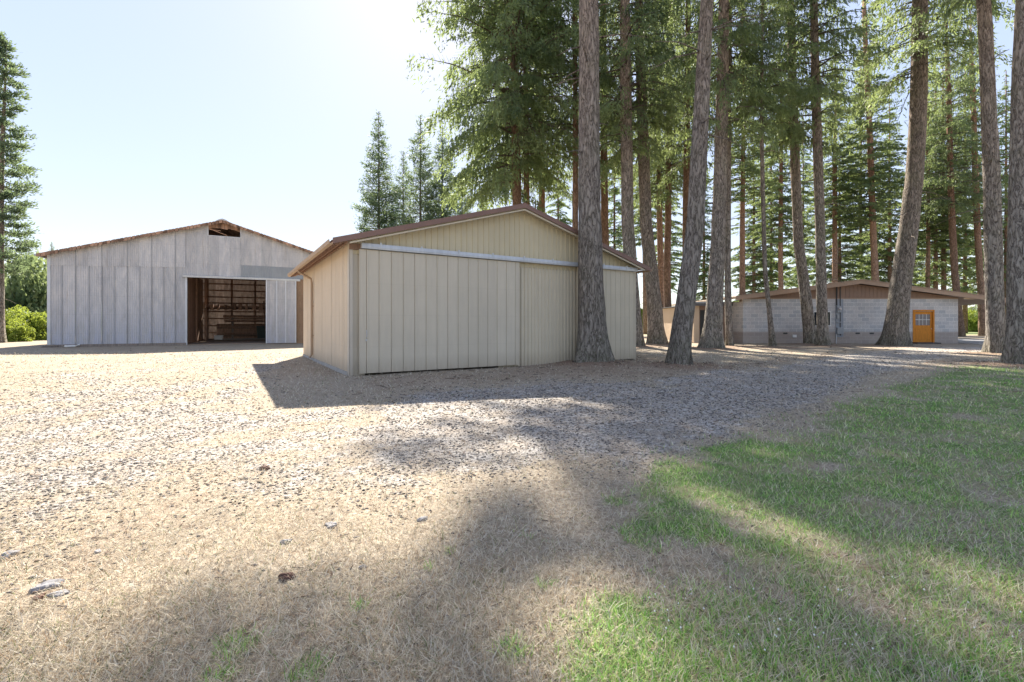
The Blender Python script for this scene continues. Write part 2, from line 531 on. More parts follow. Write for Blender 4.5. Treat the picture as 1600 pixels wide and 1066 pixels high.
# ------------------------------------------------------------------ sun, sky, camera
SUN_EL, SUN_AZ = R(41), R(-10.5)         # azimuth from +Y towards +X
sdir = Vector((math.sin(SUN_AZ) * math.cos(SUN_EL), math.cos(SUN_AZ) * math.cos(SUN_EL), math.sin(SUN_EL)))
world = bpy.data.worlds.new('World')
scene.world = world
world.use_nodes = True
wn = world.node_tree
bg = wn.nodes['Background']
sky = wn.nodes.new('ShaderNodeTexSky')
sky.sky_type = 'NISHITA'
sky.sun_disc = False
sky.sun_elevation = SUN_EL
sky.sun_rotation = SUN_AZ
sky.altitude = 60
sky.air_density = 1.0
sky.dust_density = 0.25
sky.ozone_density = 1.6
gm = wn.nodes.new('ShaderNodeGamma')        # flattens the sky: sun glare spread over the whole dome, as fill for shade
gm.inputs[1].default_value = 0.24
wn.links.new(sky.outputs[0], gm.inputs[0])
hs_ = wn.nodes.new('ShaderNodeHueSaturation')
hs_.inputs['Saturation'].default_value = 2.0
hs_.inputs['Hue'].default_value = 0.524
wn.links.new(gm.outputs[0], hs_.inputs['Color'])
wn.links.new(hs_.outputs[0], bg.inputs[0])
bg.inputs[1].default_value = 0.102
sl = bpy.data.lights.new('sun', 'SUN')
sl.energy = 2.1; sl.angle = R(0.6); sl.color = (1.0, 0.93, 0.82)
so = bpy.data.objects.new('sun', sl)
so.rotation_euler = sdir.to_track_quat('Z', 'Y').to_euler()
so.location = (0, 0, 60)
C.objects.link(so)

cam = bpy.data.cameras.new('camera')
cam.sensor_width = 36; cam.sensor_fit = 'HORIZONTAL'
cam.lens = F / 1600 * 36
cam.shift_y = -(533 - HOR) / 1600
cam.clip_start = 0.05; cam.clip_end = 5000
co = bpy.data.objects.new('camera', cam)
co.location = (0, 0, CH); co.rotation_euler = (R(90), 0, 0)
C.objects.link(co); scene.camera = co
scene.view_settings.view_transform = 'Standard'
scene.view_settings.look = 'None'
scene.view_settings.exposure = 2.97
scene.view_settings.gamma = 1.0
scene.render.engine = 'CYCLES'
scene.cycles.max_bounces = 6
scene.cycles.diffuse_bounces = 4
scene.cycles.transmission_bounces = 4
scene.cycles.use_denoising = True

# ------------------------------------------------------------------ tree table
# name, depth, [(px, py, width px)] from foot to frame top, height, crown base, crown kind, crown radius, bark, label
TREES = [
 ('fir_tree', 16.8, [(927,566,62),(926,545,50),(925,500,42),(922,430,38),(921,350,35),(920,180,33),(920,0,31)], 42, 19, 'fa', 3.2, 'bark_pale',
  'thick grey fir trunk standing right in front of the tan shed'),
 ('fir_tree', 16.2, [(1061,573,40),(1062,545,35),(1066,500,32),(1074,450,30),(1086,350,27),(1096,180,24),(1105,0,21)], 38, 19, 'fb', 2.9, 'bark_pale',
  'lone leaning grey trunk just right of the shed, its foot nearest the gravel drive'),
 ('fir_tree', 30.0, [(993,542,28),(991,500,23),(986,430,21),(981,350,20),(978,170,18),(976,0,16)], 41, 13.0, 'fb', 5.0, 'bark',
  'straight trunk whose foot shows at the right corner of the tan shed'),
 ('fir_tree', 33.0, [(1028,536,31),(1025,515,25),(1018,430,21),(1009,350,20),(1002,130,15),(998,0,13)], 40, 14, 'fa', 4.6, 'bark',
  'stout trunk in the gap between the tan shed and the leaning trunk'),
 ('fir_tree', 46.0, [(1034,525,14),(1033,430,10),(1031,350,9),(1027,130,8),(1026,0,7)], 40, 15, 'fb', 4.6, 'bark_warm_lit',
  'slim red trunk standing left in the dark pair behind the stout grey trunk'),
 ('fir_tree', 44.0, [(1045,526,17),(1043,480,12),(1042,430,11),(1044,350,10),(1046,130,9),(1047,0,8)], 40, 14, 'fa', 4.6, 'bark_warm_lit',
  'red-brown trunk touching the leaning trunk on its left, right one of a dark pair'),
 ('fir_tree', 27.5, [(1112,547,42),(1114,520,31),(1117,460,25),(1121,400,24),(1127,200,20),(1132,0,16)], 40, 13.2, 'fb', 4.6, 'bark',
  'thick grey trunk with a flared foot before the dark door of the low brown wing'),
 ('fir_tree', 29.5, [(1141,541,14),(1139,500,11),(1137,430,10),(1138,200,8),(1141,0,7)], 34, 17, 'fb', 3.2, 'bark',
  'narrow trunk at the left end corner of the block building'),
 ('fir_tree', 28.5, [(1208,544,13),(1205,515,9),(1201,480,8),(1195,430,7.5),(1192,330,7),(1190,200,6),(1192,0,5)], 27, 13.5, 'fb', 2.6, 'bark',
  'thinnest trunk, bent, before the left part of the block wall'),
 ('fir_tree', 37.0, [(1071,532,15),(1071,450,11),(1072,350,10.5),(1074,200,10),(1075,0,8)], 38, 14.5, 'fa', 4.0, 'bark_warm_lit',
  'slim trunk rising directly behind the leaning grey trunk'),
 ('fir_tree', 32.6, [(1267,539,24),(1264,515,20),(1260,480,19),(1254,430,18),(1247,380,17),(1241,200,15),(1235,0,13)], 40, 14.2, 'fa', 4.4, 'bark',
  'left trunk of the close pair before the window of the block building'),
 ('fir_tree', 30.5, [(1288,543,26),(1286,525,19),(1284,470,17),(1282,400,17),(1276,200,15),(1272,0,13)], 40, 14.5, 'fb', 4.4, 'bark',
  'right trunk of the close pair before the window, beside the electric meter'),
 ('fir_tree', 30.5, [(1398,542,52),(1399,525,42),(1403,490,36),(1410,430,33),(1418,370,32),(1426,290,31),(1433,200,28),(1437,100,26),(1438,0,25)], 42, 18, 'fa', 5.2, 'bark',
  'very thick curved trunk just left of the orange door'),
 ('fir_tree', 22.5, [(1559,555,44),(1558,530,34),(1556,480,31),(1553,400,30),(1545,200,27),(1536,0,24)], 42, 17.5, 'fb', 3.8, 'bark_pale',
  'big grey trunk on the lawn edge hiding the end of the carport roof'),
 ('fir_tree', 16.4, [(1591,573,56),(1591,550,44),(1592,500,39),(1593,400,37),(1597,200,34),(1601,0,32)], 42, 18, 'fa', 3.4, 'bark_pale',
  'large grey trunk cut by the right edge of the photo'),
 ('fir_tree', 35.0, [(808,538,20),(808,315,14),(805,180,12),(801,0,9.5)], 47, 12.0, 'fw', 9.0, 'bark_warm_lit',
  'fir with a reddish trunk rising over the peak of the tan shed, leftmost tall crown'),
 ('fir_tree', 40.0, [(824,533,14),(823,315,9.5),(822,200,8.5),(820,0,7)], 40, 15, 'fb', 5.2, 'bark_warm_lit',
  'slim reddish fir just right of the trunk over the shed peak'),
 ('fir_tree', 44.0, [(848,530,14),(847,320,9.5),(846,150,8.5),(845,0,7)], 40, 14.5, 'fa', 5.0, 'bark_warm_lit',
  'orange-brown fir midway between the shed peak and the thick front trunk'),
 ('fir_tree', 34.0, [(899,538,12),(899,350,9),(899,200,8),(898,0,7)], 38, 15.5, 'fb', 4.4, 'bark_warm_lit',
  'slim dark fir showing along the left edge of the thick front trunk'),
 ('fir_tree', 40.0, [(946,532,18),(945,350,12),(944,250,11.5),(942,0,9)], 40, 15, 'fb', 4.4, 'bark_warm_lit',
  'orange trunk rising behind the shed roof right of the thick front trunk'),
 ('fir_tree', 55.0, [(1368,526,16),(1368,430,12),(1362,300,10.5),(1354,100,8),(1350,0,7)], 40, 14, 'fm', 5.2, 'bark_warm_lit',
  'orange-brown trunk rising behind the roof peak of the block building'),
 ('fir_tree', 60.0, [(1450,523,9),(1450,400,7),(1450,200,5)], 36, 12, 'fm', 4.6, 'bark_warm_lit',
  'thin trunk behind the block building, first right of the curved trunk'),
 ('fir_tree', 62.0, [(1474,523,10),(1474,400,8),(1473,200,6)], 37, 12, 'fm', 4.6, 'bark_warm_lit',
  'thin trunk behind the right roof slope, second right of the curved trunk'),
 ('fir_tree', 54.0, [(1499,524,19),(1496,480,14),(1492,430,12.5),(1487,320,11),(1480,100,8)], 40, 15.5, 'fa', 5.0, 'bark_warm_lit',
  'brown trunk standing beyond the right corner of the block wall'),
 ('fir_tree', 56.0, [(1536,524,17),(1534,480,12.5),(1531,430,12),(1525,300,11),(1518,100,8)], 40, 14.5, 'fb', 5.0, 'bark_warm_lit',
  'brown trunk seen past the carport post on the sunny grass'),
 ('fir_tree', 50.0, [(1160,526,13),(1160,430,9),(1161,250,7),(1162,0,5)], 36, 15, 'fm', 4.4, 'bark_warm_lit',
  'reddish trunk rising just over the left roof corner of the block building'),
 ('fir_tree', 58.0, [(1221,524,11),(1220,430,8),(1220,250,6)], 36, 12, 'fm', 4.6, 'bark_warm_lit',
  'reddish trunk behind the roof between the thinnest trunk and the close pair'),
 ('fir_tree', 57.0, [(1304,524,13),(1304,430,9),(1305,250,7)], 37, 13, 'fm', 4.8, 'bark_warm_lit',
  'brown trunk behind the roof just right of the close pair'),
 ('fir_tree', 66.0, [(1009,520,9),(1008,430,8),(1007,300,7)], 38, 13, 'fm', 4.4, 'bark_warm_lit',
  'distant orange trunk between the shed corner and the stout grey trunk'),
]
# leafy trees beyond: name, depth, px of axis, py of tip, crown base height, crown kind, radius, label
BACK = [
 ('spire_conifer', 70, 592, 174, 1.5, 'sp', 5.0, 'leftmost pointed conifer rising behind the left roof slope of the tan shed'),
 ('spire_conifer', 74, 630, 236, 1.5, 'sp2', 4.0, 'shorter conifer filling the gap between the leftmost spire and its tall neighbour'),
 ('spire_conifer', 67, 657, 180, 1.5, 'sp2', 5.0, 'airy tall conifer with a bare straight stem, next right of the leftmost spire'),
 ('spire_conifer', 69, 691, 196, 1.5, 'sp', 5.2, 'loose conifer below the hanging boughs of the leftmost tall fir'),
 ('spire_conifer', 73, 722, 262, 1.5, 'sp2', 3.6, 'low yellow-green conifer right of the airy group behind the shed roof'),
 ('spire_conifer', 80, 755, 292, 1.5, 'sp', 3.6, 'small round-topped conifer just left of the shed peak'),
 ('spire_conifer', 82, 45, 386, 1.0, 'sp', 3.2, 'far conifer tip over the bushes left of the grey barn'),
 ('spire_conifer', 92, 81, 379, 1.0, 'sp2', 2.2, 'distant narrow conifer tip touching the left eave of the grey barn'),
 ('young_fir', 64, 1178, 205, 4.0, 'fm', 5.4, 'leafy fir behind the left roof end of the block building'),
 ('young_fir', 72, 1205, 130, 5.0, 'fm', 5.6, 'tall green fir behind the thinnest trunk'),
 ('young_fir', 60, 1312, 225, 4.5, 'fm', 5.2, 'bright green fir over the roof right of the close pair'),
 ('young_fir', 66, 1345, 60, 6.0, 'fm', 6.0, 'tall sunlit fir above the roof peak of the block building'),
 ('young_fir', 60, 1390, 150, 6.0, 'fm', 5.4, 'sunlit fir partly behind the curved trunk'),
 ('young_fir', 62, 1462, 90, 7.0, 'fm', 5.8, 'yellow-green fir between the curved trunk and the big lawn-edge trunk'),
 ('young_fir', 70, 1508, 60, 7.0, 'fm', 6.0, 'tall green fir behind the brown trunks past the carport'),
 ('young_fir', 66, 1572, 110, 4.0, 'fm', 5.4, 'fir seen in the slot between the two rightmost big trunks'),
 ('young_fir', 78, 1255, 180, 5.0, 'fm', 5.4, 'far fir seen between the trunks of the close pair and the thinnest trunk'),
 ('young_fir', 76, 1100, 240, 5.0, 'fm', 4.6, 'far fir glimpsed between the leaning trunk and the flared trunk'),
 ('young_fir', 84, 960, 150, 6.0, 'fm', 5.4, 'far fir glimpsed between the thick front trunk and the trunk at the shed corner'),
 ('young_fir', 82, 872, 180, 5.0, 'fm', 5.2, 'far fir filling the gap left of the thick front trunk'),
 ('young_fir', 88, 1046, 140, 8.0, 'fm', 5.4, 'far fir behind the dark pair of red trunks'),
 ('young_fir', 90, 1530, 250, 3.0, 'fm', 5.6, 'low far fir framed by the brown trunks past the carport'),
 ('young_fir', 80, 1430, 280, 4.0, 'fm', 5.0, 'low far fir showing under the yellow-green one over the right roof slope'),
]
bases = [((p[0][0] - 800) / F * Y, Y) for (_, Y, p, *_r) in TREES]

# ------------------------------------------------------------------ ground zones
def sdf(poly, px, py):
    """signed distance (positive inside) of points to a polygon"""
    d = np.full(px.shape, 1e9); inside = np.zeros(px.shape, bool)
    n = len(poly)
    for i in range(n):
        ax, ay = poly[i]; bx, by = poly[(i + 1) % n]
        ex, ey = bx - ax, by - ay
        t = np.clip(((px - ax) * ex + (py - ay) * ey) / (ex * ex + ey * ey + 1e-9), 0, 1)
        d = np.minimum(d, np.hypot(px - ax - t * ex, py - ay - t * ey))
        cond = ((ay > py) != (by > py)) & (px < (bx - ax) * (py - ay) / (by - ay + 1e-12) + ax)
        inside ^= cond
    return np.where(inside, d, -d)

# outlines on the ground plane, laid out in a perspective-like chart of the plane (u = X/Y, v = 1/Y)
DRIVE = [(-900,700),(-400,600),(0,592),(120,566),(250,551),(400,541),(468,541),(440,575),(405,600),(430,632),(560,626),(700,606),(860,594),(1010,592),(1150,576),(1290,556),
         (1420,541),(1600,538),(1800,538),(1800,546),(1600,548),(1480,560),(1360,590),(1290,632),(1150,682),(1000,716),(860,722),(760,745),(640,800),(430,790),(300,800),(120,880),(-100,960),(-900,1200)]
CORE = [(600,640),(700,612),(860,598),(1010,596),(1150,580),(1290,560),(1420,545),(1600,541),(1600,546),(1480,556),(1360,580),(1260,630),(1130,675),(990,706),(850,716),(740,730),(620,730)]
LAWN = [(2600,556),(1640,560),(1500,566),(1370,612),(1230,668),(1080,712),(1015,730),(1040,760),(1110,800),(1180,850),(1190,885),(1090,930),(1000,960),(975,1010),(940,1100),(900,1500),(3500,1500)]
PATCHY = [(1180,660),(1000,720),(920,770),(860,860),(800,940),(860,1010),(820,1200),(1100,1200),(1250,900)]
def zones(X, Y):
    X = np.asarray(X, float); Y = np.asarray(Y, float)
    Yc = np.maximum(Y, 1.25)
    wob = (fbm(X, Y, 1.6, 5) - .5) * 1.0 + (fbm(X, Y, .5, 9) - .5) * .5
    px = 800 + F * (X + wob * .5) / Yc
    py = HOR + F * CH / Yc + wob * 26 * np.clip(6 / Yc, .1, 1)
    s = np.clip((py - HOR) / 160, .12, 2.0) * 34
    def soft(poly, k=1.0):
        return 1 / (1 + np.exp(-np.clip(sdf(poly, px, py) / (s * k) * 2.2, -20, 20)))
    drive = soft(DRIVE); core = soft(CORE, .7)
    lawn = soft(LAWN, .9); pat = soft(PATCHY, 1.2)
    grav = np.clip(drive * (.05 + .85 * fbm(X, Y, 1.5, 21)) + core * .6, 0, 1)
    green = np.clip(lawn * (.62 + 1.1 * (fbm(X, Y, .6, 31) - .42)) + pat * np.clip((fbm(X, Y, .55, 41) - .46) * 3.2, 0, 1), 0, 1)
    for (tx, ty, r) in TUFTS:
        green = np.maximum(green, np.exp(-((X - tx) ** 2 + (Y - ty) ** 2) / (r * r)) * .72)
    far = np.clip((Y - 55) / 10, 0, 1)
    green = np.maximum(green, far * .7)
    litter = np.zeros_like(X)
    for (bx, by) in bases:
        rr = 1.9 if by < 50 else 1.0
        litter = np.maximum(litter, np.exp(-((X - bx) ** 2 + (Y - by) ** 2) / (rr * rr * 1.4)))
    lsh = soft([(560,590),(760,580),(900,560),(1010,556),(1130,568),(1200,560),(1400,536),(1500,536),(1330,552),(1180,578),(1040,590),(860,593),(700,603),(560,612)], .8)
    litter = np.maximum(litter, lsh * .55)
    # bare soil scar across the lawn
    litter = np.maximum(litter, .8 * soft([(1230,835),(1290,850),(1400,895),(1380,905),(1290,875)], .35))
    tr = np.zeros_like(X)
    for pl in TRACKS:
        d = np.full(X.shape, 1e9)
        for (ax_, ay_), (bx_, by_) in zip(pl, pl[1:]):
            ex, ey = bx_ - ax_, by_ - ay_
            q = np.clip(((X - ax_) * ex + (Y - ay_) * ey) / (ex * ex + ey * ey), 0, 1)
            d = np.minimum(d, np.hypot(X - ax_ - q * ex + wob * .2, Y - ay_ - q * ey))
        tr = np.maximum(tr, np.exp(-(d / .30) ** 2))
    grav = np.clip(grav + tr * .38 * drive - (1 - tr) * .06 * drive, 0, 1)
    litter = np.maximum(litter, .75 * soft([(40,935),(180,850),(330,762),(345,775),(230,850),(110,925)], .5))
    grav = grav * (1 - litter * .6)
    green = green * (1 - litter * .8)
    return np.clip(grav, 0, 1), green, litter
TRACKS = [[(-9.5, 1), (-8.2, 5), (-7.4, 9), (-8.2, 15), (-11, 24), (-14.5, 33)], [(-7.9, 1), (-6.6, 5), (-5.8, 9), (-6.8, 15.4), (-9.6, 24), (-13.2, 33)],
          [(-6, 3), (-2.5, 6.2), (2, 8.6), (7.5, 12.5), (14, 20), (22, 28)], [(-6, 4.6), (-3, 7.9), (1.2, 10.3), (6.4, 14.0), (12.8, 21.2), (21, 29.6)]]
TUFTS = [(*G(482, 1052), .10), (*G(372, 1012), .12), (*G(800, 1018), .10), (*G(962, 784), .16), (*G(850, 915), .07),
         (*G(705, 860), .06), (*G(340, 1060), .08), (*G(1240, 812), .30), (*G(1100, 822), .18), (*G(668, 886), .05), (*G(560, 948), .06)]

def gz(X, Y):
    X = np.asarray(X, float); Y = np.asarray(Y, float)
    z = (fbm(X, Y, 3.0, 3) - .5) * .06 + (vnoise(X, Y, .45, 8) - .5) * .014
    z = z * np.clip(1.2 - np.abs(Y - 4) / 60, .3, 1)
    for i, (bx, by) in enumerate(bases):
        if by < 35:
            z = z + (.16 if i == 0 else .09) * np.exp(-((X - bx) ** 2 + (Y - by) ** 2) / 2.2)
    # flat pads under the buildings
    return z

def axis_pts(c, fine, n, far):
    t = np.linspace(-1, 1, n)
    k = 7.5
    return c + far * np.sinh(k * t) / np.sinh(k)
gx = axis_pts(1.0, 0, 420, 1600.0)
gy = axis_pts(4.5, 0, 420, 1600.0)
XX, YY = np.meshgrid(gx, gy)
V = np.stack([XX.ravel(), YY.ravel(), gz(XX, YY).ravel()], 1)
nx, ny = len(gx), len(gy)
ii = (np.arange(ny - 1)[:, None] * nx + np.arange(nx - 1)[None, :]).ravel()
Fq = np.stack([ii, ii + 1, ii + nx + 1, ii + nx], 1)
zg, zl, zt_ = zones(XX.ravel(), YY.ravel())
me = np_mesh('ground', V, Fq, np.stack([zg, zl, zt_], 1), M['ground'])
me.polygons.foreach_set('use_smooth', [True] * len(me.polygons))
go = bpy.data.objects.new('ground', me); C.objects.link(go)
tag(go, kind='structure')

# ------------------------------------------------------------------ grass, straw and stones lying on the ground
rng = np.random.default_rng(11)
def scatter(n, ymin, ymax, power=1.6, side=1.45):
    """points over the open ground before the buildings, denser near the camera"""
    u = rng.random(n)
    a, b = ymin ** (1 - power), ymax ** (1 - power)
    Y = (a + (b - a) * u) ** (1 / (1 - power))
    X = (rng.random(n) * 2 - 1) * (Y * 1.2 + .9)
    return X, Y
# footprints where nothing grows (shed, barn, block building)
SA = Vector((-4.63, 13.04)); SU = Vector((.8499, .5271)); SV = Vector((-.5271, .8499))
def free(X, Y):
    dx, dy = X - SA.x, Y - SA.y
    s = dx * SU.x + dy * SU.y; d = dx * SV.x + dy * SV.y
    return ~((s > -.05) & (s < 11.6) & (d > -.05) & (d < 9.7)) & (Y < 34)

def blades(name, n, ymin, ymax, power, prob, length, width, lean, colfun, label):
    X, Y = scatter(n, ymin, ymax, power)
    zgv, zlv, ztv = zones(X, Y)
    keep = (rng.random(n) < prob(X, Y, zgv, zlv, ztv)) & free(X, Y)
    X, Y, zgv, zlv, ztv = X[keep], Y[keep], zgv[keep], zlv[keep], ztv[keep]
    n = len(X)
    Z = gz(X, Y)
    th = rng.random(n) * 2 * np.pi
    dist = np.clip(Y / 4.0, 1, 6)
    L = length * (0.5 + rng.random(n)) * (1 + .12 * (dist - 1))
    W = width * (0.7 + .6 * rng.random(n)) * dist
    le = np.clip(lean + .35 * rng.standard_normal(n), .05, 1.5)       # angle from upright
    d = np.stack([np.cos(th) * np.sin(le), np.sin(th) * np.sin(le), np.cos(le)], 1)
    le2 = np.clip(le + .5 * rng.random(n), .1, 1.62)
    th2 = th + .5 * rng.standard_normal(n)
    d2 = np.stack([np.cos(th2) * np.sin(le2), np.sin(th2) * np.sin(le2), np.cos(le2)], 1)
    sa = rng.random(n) * np.pi
    side = np.stack([np.cos(sa), np.sin(sa), np.zeros(n)], 1) * (W / 2)[:, None]
    p0 = np.stack([X, Y, Z - .004], 1)
    p1 = p0 + d * (L * .5)[:, None]
    p2 = p1 + d2 * (L * .5)[:, None]
    Vv = np.stack([p0 - side, p0 + side, p1 + side * .8, p1 - side * .8, p2 + side * .12, p2 - side * .12], 1).reshape(-1, 3)
    b = np.arange(n)[:, None] * 6
    Fv = np.concatenate([b + np.array([0, 1, 2, 3]), b + np.array([3, 2, 4, 5])], 0)
    col = colfun(n, X, Y, zgv, zlv, ztv)
    col = np.repeat(col, 6, axis=0)
    o = bpy.data.objects.new(name, np_mesh(name, Vv, Fv, col, M['blade'])); C.objects.link(o)
    tag(o, label, 'grass', kind='stuff')
    return o

def mixcol(n, cols, weights=None):
    cols = np.array(cols, float)
    k = rng.choice(len(cols), n, p=weights)
    return cols[k] * (0.75 + .5 * rng.random(n))[:, None]
def straw_col(n, X, Y, g, l, t):
    c = mixcol(n, [(.66, .58, .44), (.54, .46, .34), (.40, .33, .24), (.74, .68, .56), (.46, .32, .20)], [.32, .27, .16, .17, .08])
    gr = rng.random(n) < .05
    c[gr] = np.array([.14, .19, .06]) * (0.8 + .4 * rng.random((gr.sum(), 1)))
    return c
def green_col(n, X, Y, g, l, t):
    c = mixcol(n, [(.12, .25, .05), (.19, .34, .08), (.26, .41, .11), (.36, .44, .15), (.56, .50, .33)], [.26, .27, .19, .14, .14])
    cool = fbm(X, Y, .9, 77)[:, None]
    return np.clip(c * (1.25 + .5 * cool), 0, .9)
blades('dry_grass', 560000, 1.15, 24, 1.8,
       lambda X, Y, g, l, t: np.clip(1.0 - l * .55 - g * .75 - t * .5, .06, 1) * np.clip(.25 + 1.5 * fbm(X, Y, .5, 61), .2, 1),
       .065, .0034, 1.12, straw_col, 'dry straw-coloured grass lying flat over the open ground')
blades('lawn_grass', 300000, 1.15, 26, 1.7,
       lambda X, Y, g, l, t: np.clip((l - .22) * 1.7, 0, 1) * np.clip(.35 + 1.3 * fbm(X, Y, .4, 62), .2, 1),
       .052, .0042, .65, green_col, 'short green lawn grass on the right of the drive')

def stones(name, n, ymin, ymax, power, prob, size, label):
    X, Y = scatter(n, ymin, ymax, power)
    zgv, zlv, ztv = zones(X, Y)
    keep = (rng.random(n) < prob(X, Y, zgv, zlv, ztv)) & free(X, Y)
    X, Y = X[keep], Y[keep]; n = len(X)
    Z = gz(X, Y)
    S = size * np.clip(np.exp(.5 * rng.standard_normal(n)), .3, 2.0) * np.clip(Y / 7, .8, 1.35)
    base = np.array([(1, 0, 0), (.3, .9, 0), (-.8, .55, 0), (-.85, -.5, 0), (.25, -.95, 0), (.1, .05, .75), (-.2, 0, -.5)], float)
    P = base[None] * (1 + .5 * (rng.random((n, 7, 1)) - .5)) + .15 * rng.standard_normal((n, 7, 3)) * np.array([1, 1, .5])
    P[..., 2] *= (.5 + .5 * rng.random(n))[:, None]
    th = rng.random(n) * 2 * np.pi
    c, s = np.cos(th)[:, None], np.sin(th)[:, None]
    el = (1 + .7 * rng.random(n))[:, None]
    x = P[..., 0] * el; y = P[..., 1]
    P = np.stack([x * c - y * s, x * s + y * c, P[..., 2]], 2) * (S / 2)[:, None, None]
    P += np.stack([X, Y, Z + S * .08], 1)[:, None, :]
    fl = []
    for k in range(5):
        fl.append((k, (k + 1) % 5, 5)); fl.append(((k + 1) % 5, k, 6))
    fl = np.array(fl)
    Fv = (np.arange(n)[:, None, None] * 7 + fl[None]).reshape(-1, 3)
    col = mixcol(n, [(.21, .19, .175), (.15, .135, .125), (.085, .077, .07), (.34, .31, .275), (.23, .17, .12)], [.28, .28, .26, .06, .12])
    col = np.repeat(col, 7, axis=0)
    o = bpy.data.objects.new(name, np_mesh(name, P.reshape(-1, 3), Fv, col, M['stone'], 3)); C.objects.link(o)
    tag(o, label, 'gravel', kind='stuff')
stones('gravel', 190000, 1.3, 27, 1.25, lambda X, Y, g, l, t: np.clip((g - .08) * 1.6, .012, 1), .018,
       'loose grey crushed stone scattered over the drive and dry grass')
def twigs():
    n = 22000
    X, Y = scatter(n, 1.3, 30, 1.2)
    zgv, zlv, ztv = zones(X, Y)
    keep = (rng.random(n) < .06 + .94 * ztv ** 1.2) & free(X, Y)
    X, Y = X[keep], Y[keep]; n = len(X)
    Z = gz(X, Y) + .008
    th = rng.random(n) * np.pi
    L = .012 + .045 * rng.random(n) ** 3; W = .004 * np.clip(Y / 4, 1, 5)
    L = L * np.clip(Y / 5, .8, 2)
    d = np.stack([np.cos(th), np.sin(th), .15 * rng.standard_normal(n)], 1) * L[:, None]
    s = np.stack([-np.sin(th), np.cos(th), np.zeros(n)], 1) * W[:, None]
    c = np.stack([X, Y, Z], 1)
    up = np.array([0, 0, 1.0]) * W[:, None]
    Vv = np.stack([c - d - s, c - d + s, c - d + up, c + d - s, c + d + s, c + d + up], 1).reshape(-1, 3)
    b = np.arange(n)[:, None] * 6
    Fv = np.concatenate([b + np.array([0, 3, 5, 2]), b + np.array([2, 5, 4, 1])], 0)
    col = np.repeat(mixcol(n, [(.12, .08, .055), (.20, .13, .09), (.07, .055, .045)]), 6, axis=0)
    o = bpy.data.objects.new('needle_litter', np_mesh('needle_litter', Vv, Fv, col, M['stone'])); C.objects.link(o)
    tag(o, 'brown twigs and needles littering the ground', 'litter', kind='stuff')
twigs()

def clover():
    n = 220
    px = 1000 + 600 * rng.random(n); py = 640 + 400 * rng.random(n) ** .8
    P = np.array([G(a, b) for a, b in zip(px, py)])
    keep = vnoise(P[:, 0], P[:, 1], .6, 90) > .66
    P = P[keep]
    mb = MB()
    for (x, y) in P:
        z = float(gz(x, y)) + .045 + random.random() * .02
        r = .003 + random.random() * .002
        mb.tube([(x, y, z - r), (x, y, z), (x, y, z + r)], [r * .5, r, r * .4], 6)
    o = mb.build('clover_blossom', M['white'])
    tag(o, 'tiny white clover blossoms dotted through the green lawn', 'clover', kind='stuff')
clover()

# a few larger loose things on the ground near the camera
def rock(px, py, size, flat, seed, label, mat, cat='rock', name='rock', group=None, colr=1.0):
    rr = random.Random(seed)
    import bmesh
    bm = bmesh.new()
    bmesh.ops.create_icosphere(bm, subdivisions=3, radius=size)
    ph = [rr.uniform(0, 6.28) for _ in range(6)]
    for v in bm.verts:
        c = v.co / size
        k = 1 + .22 * math.sin(3 * c.x + ph[0]) * math.cos(2.5 * c.y + ph[1]) + .12 * math.sin(7 * c.y + ph[2]) + .07 * math.sin(13 * c.x + 9 * c.z + ph[3])
        q = Vector((round(c.x * 2.2) / 2.2, round(c.y * 2.2) / 2.2, c.z)) * .35 + c * .65
        v.co = Vector((q.x * k * 1.25, q.y * k * .85, q.z * flat * k)) * size
    me = bpy.data.meshes.new(name); bm.to_mesh(me); bm.free()
    ca = me.color_attributes.new('Col', 'FLOAT_COLOR', 'CORNER')
    ca.data.foreach_set('color', [v for _ in range(len(me.loops)) for v in (colr, colr, colr, 1)])
    me.materials.append(mat)
    o = bpy.data.objects.new(name, me); C.objects.link(o)
    x, y = G(px, py)
    o.location = (x, y, float(gz(x, y)) + size * flat * .35)
    o.rotation_euler = (rr.uniform(-.15, .15), rr.uniform(-.15, .15), rr.uniform(0, 6))
    tag(o, label, cat, group)
    return o
rk = paint('rock_grey', (0.27, 0.26, 0.26), 0.9, 0.25)
rkd = paint('clod_brown', (0.13, 0.07, 0.05), 0.95, 0.3)
rock(75, 914, .055, .35, 1, 'flat grey slab of rock in the dry grass, largest at lower left', rk, group='loose rocks near the camera')
rock(92, 926, .035, .4, 2, 'small slab lying right against the largest flat rock', rk, group='loose rocks near the camera')
rock(60, 933, .025, .7, 3, 'brown stone just below the largest flat rock', rkd, group='loose rocks near the camera')
rock(14, 867, .04, .6, 4, 'pale stone at the left edge of the photo', rk, group='loose rocks near the camera')
rock(153, 860, .024, .4, 5, 'small flat stone right of the pale edge stone', rk, group='loose rocks near the camera')
rock(517, 819, .042, .4, 6, 'grey flat stone in the middle of the sunlit straw', rk, group='loose rocks near the camera')
rock(446, 845, .030, .5, 7, 'stone lying below and left of the grey flat stone', rk, group='loose rocks near the camera')
rock(567, 883, .022, .5, 8, 'bluish pebble at the edge of the lower shadow', rk, group='loose rocks near the camera')
rock(449, 903, .035, .7, 9, 'rough reddish brown clod of earth lying on the dry grass', rkd, 'clod', 'earth_clod')
rock(414, 733, .04, .6, 10, 'dark reddish stone alone in the bright gravel', rkd, group='loose rocks near the camera')
rock(660, 810, .032, .5, 12, 'grey stone near the right tip of the sunlit straw', rk, group='loose rocks near the camera')

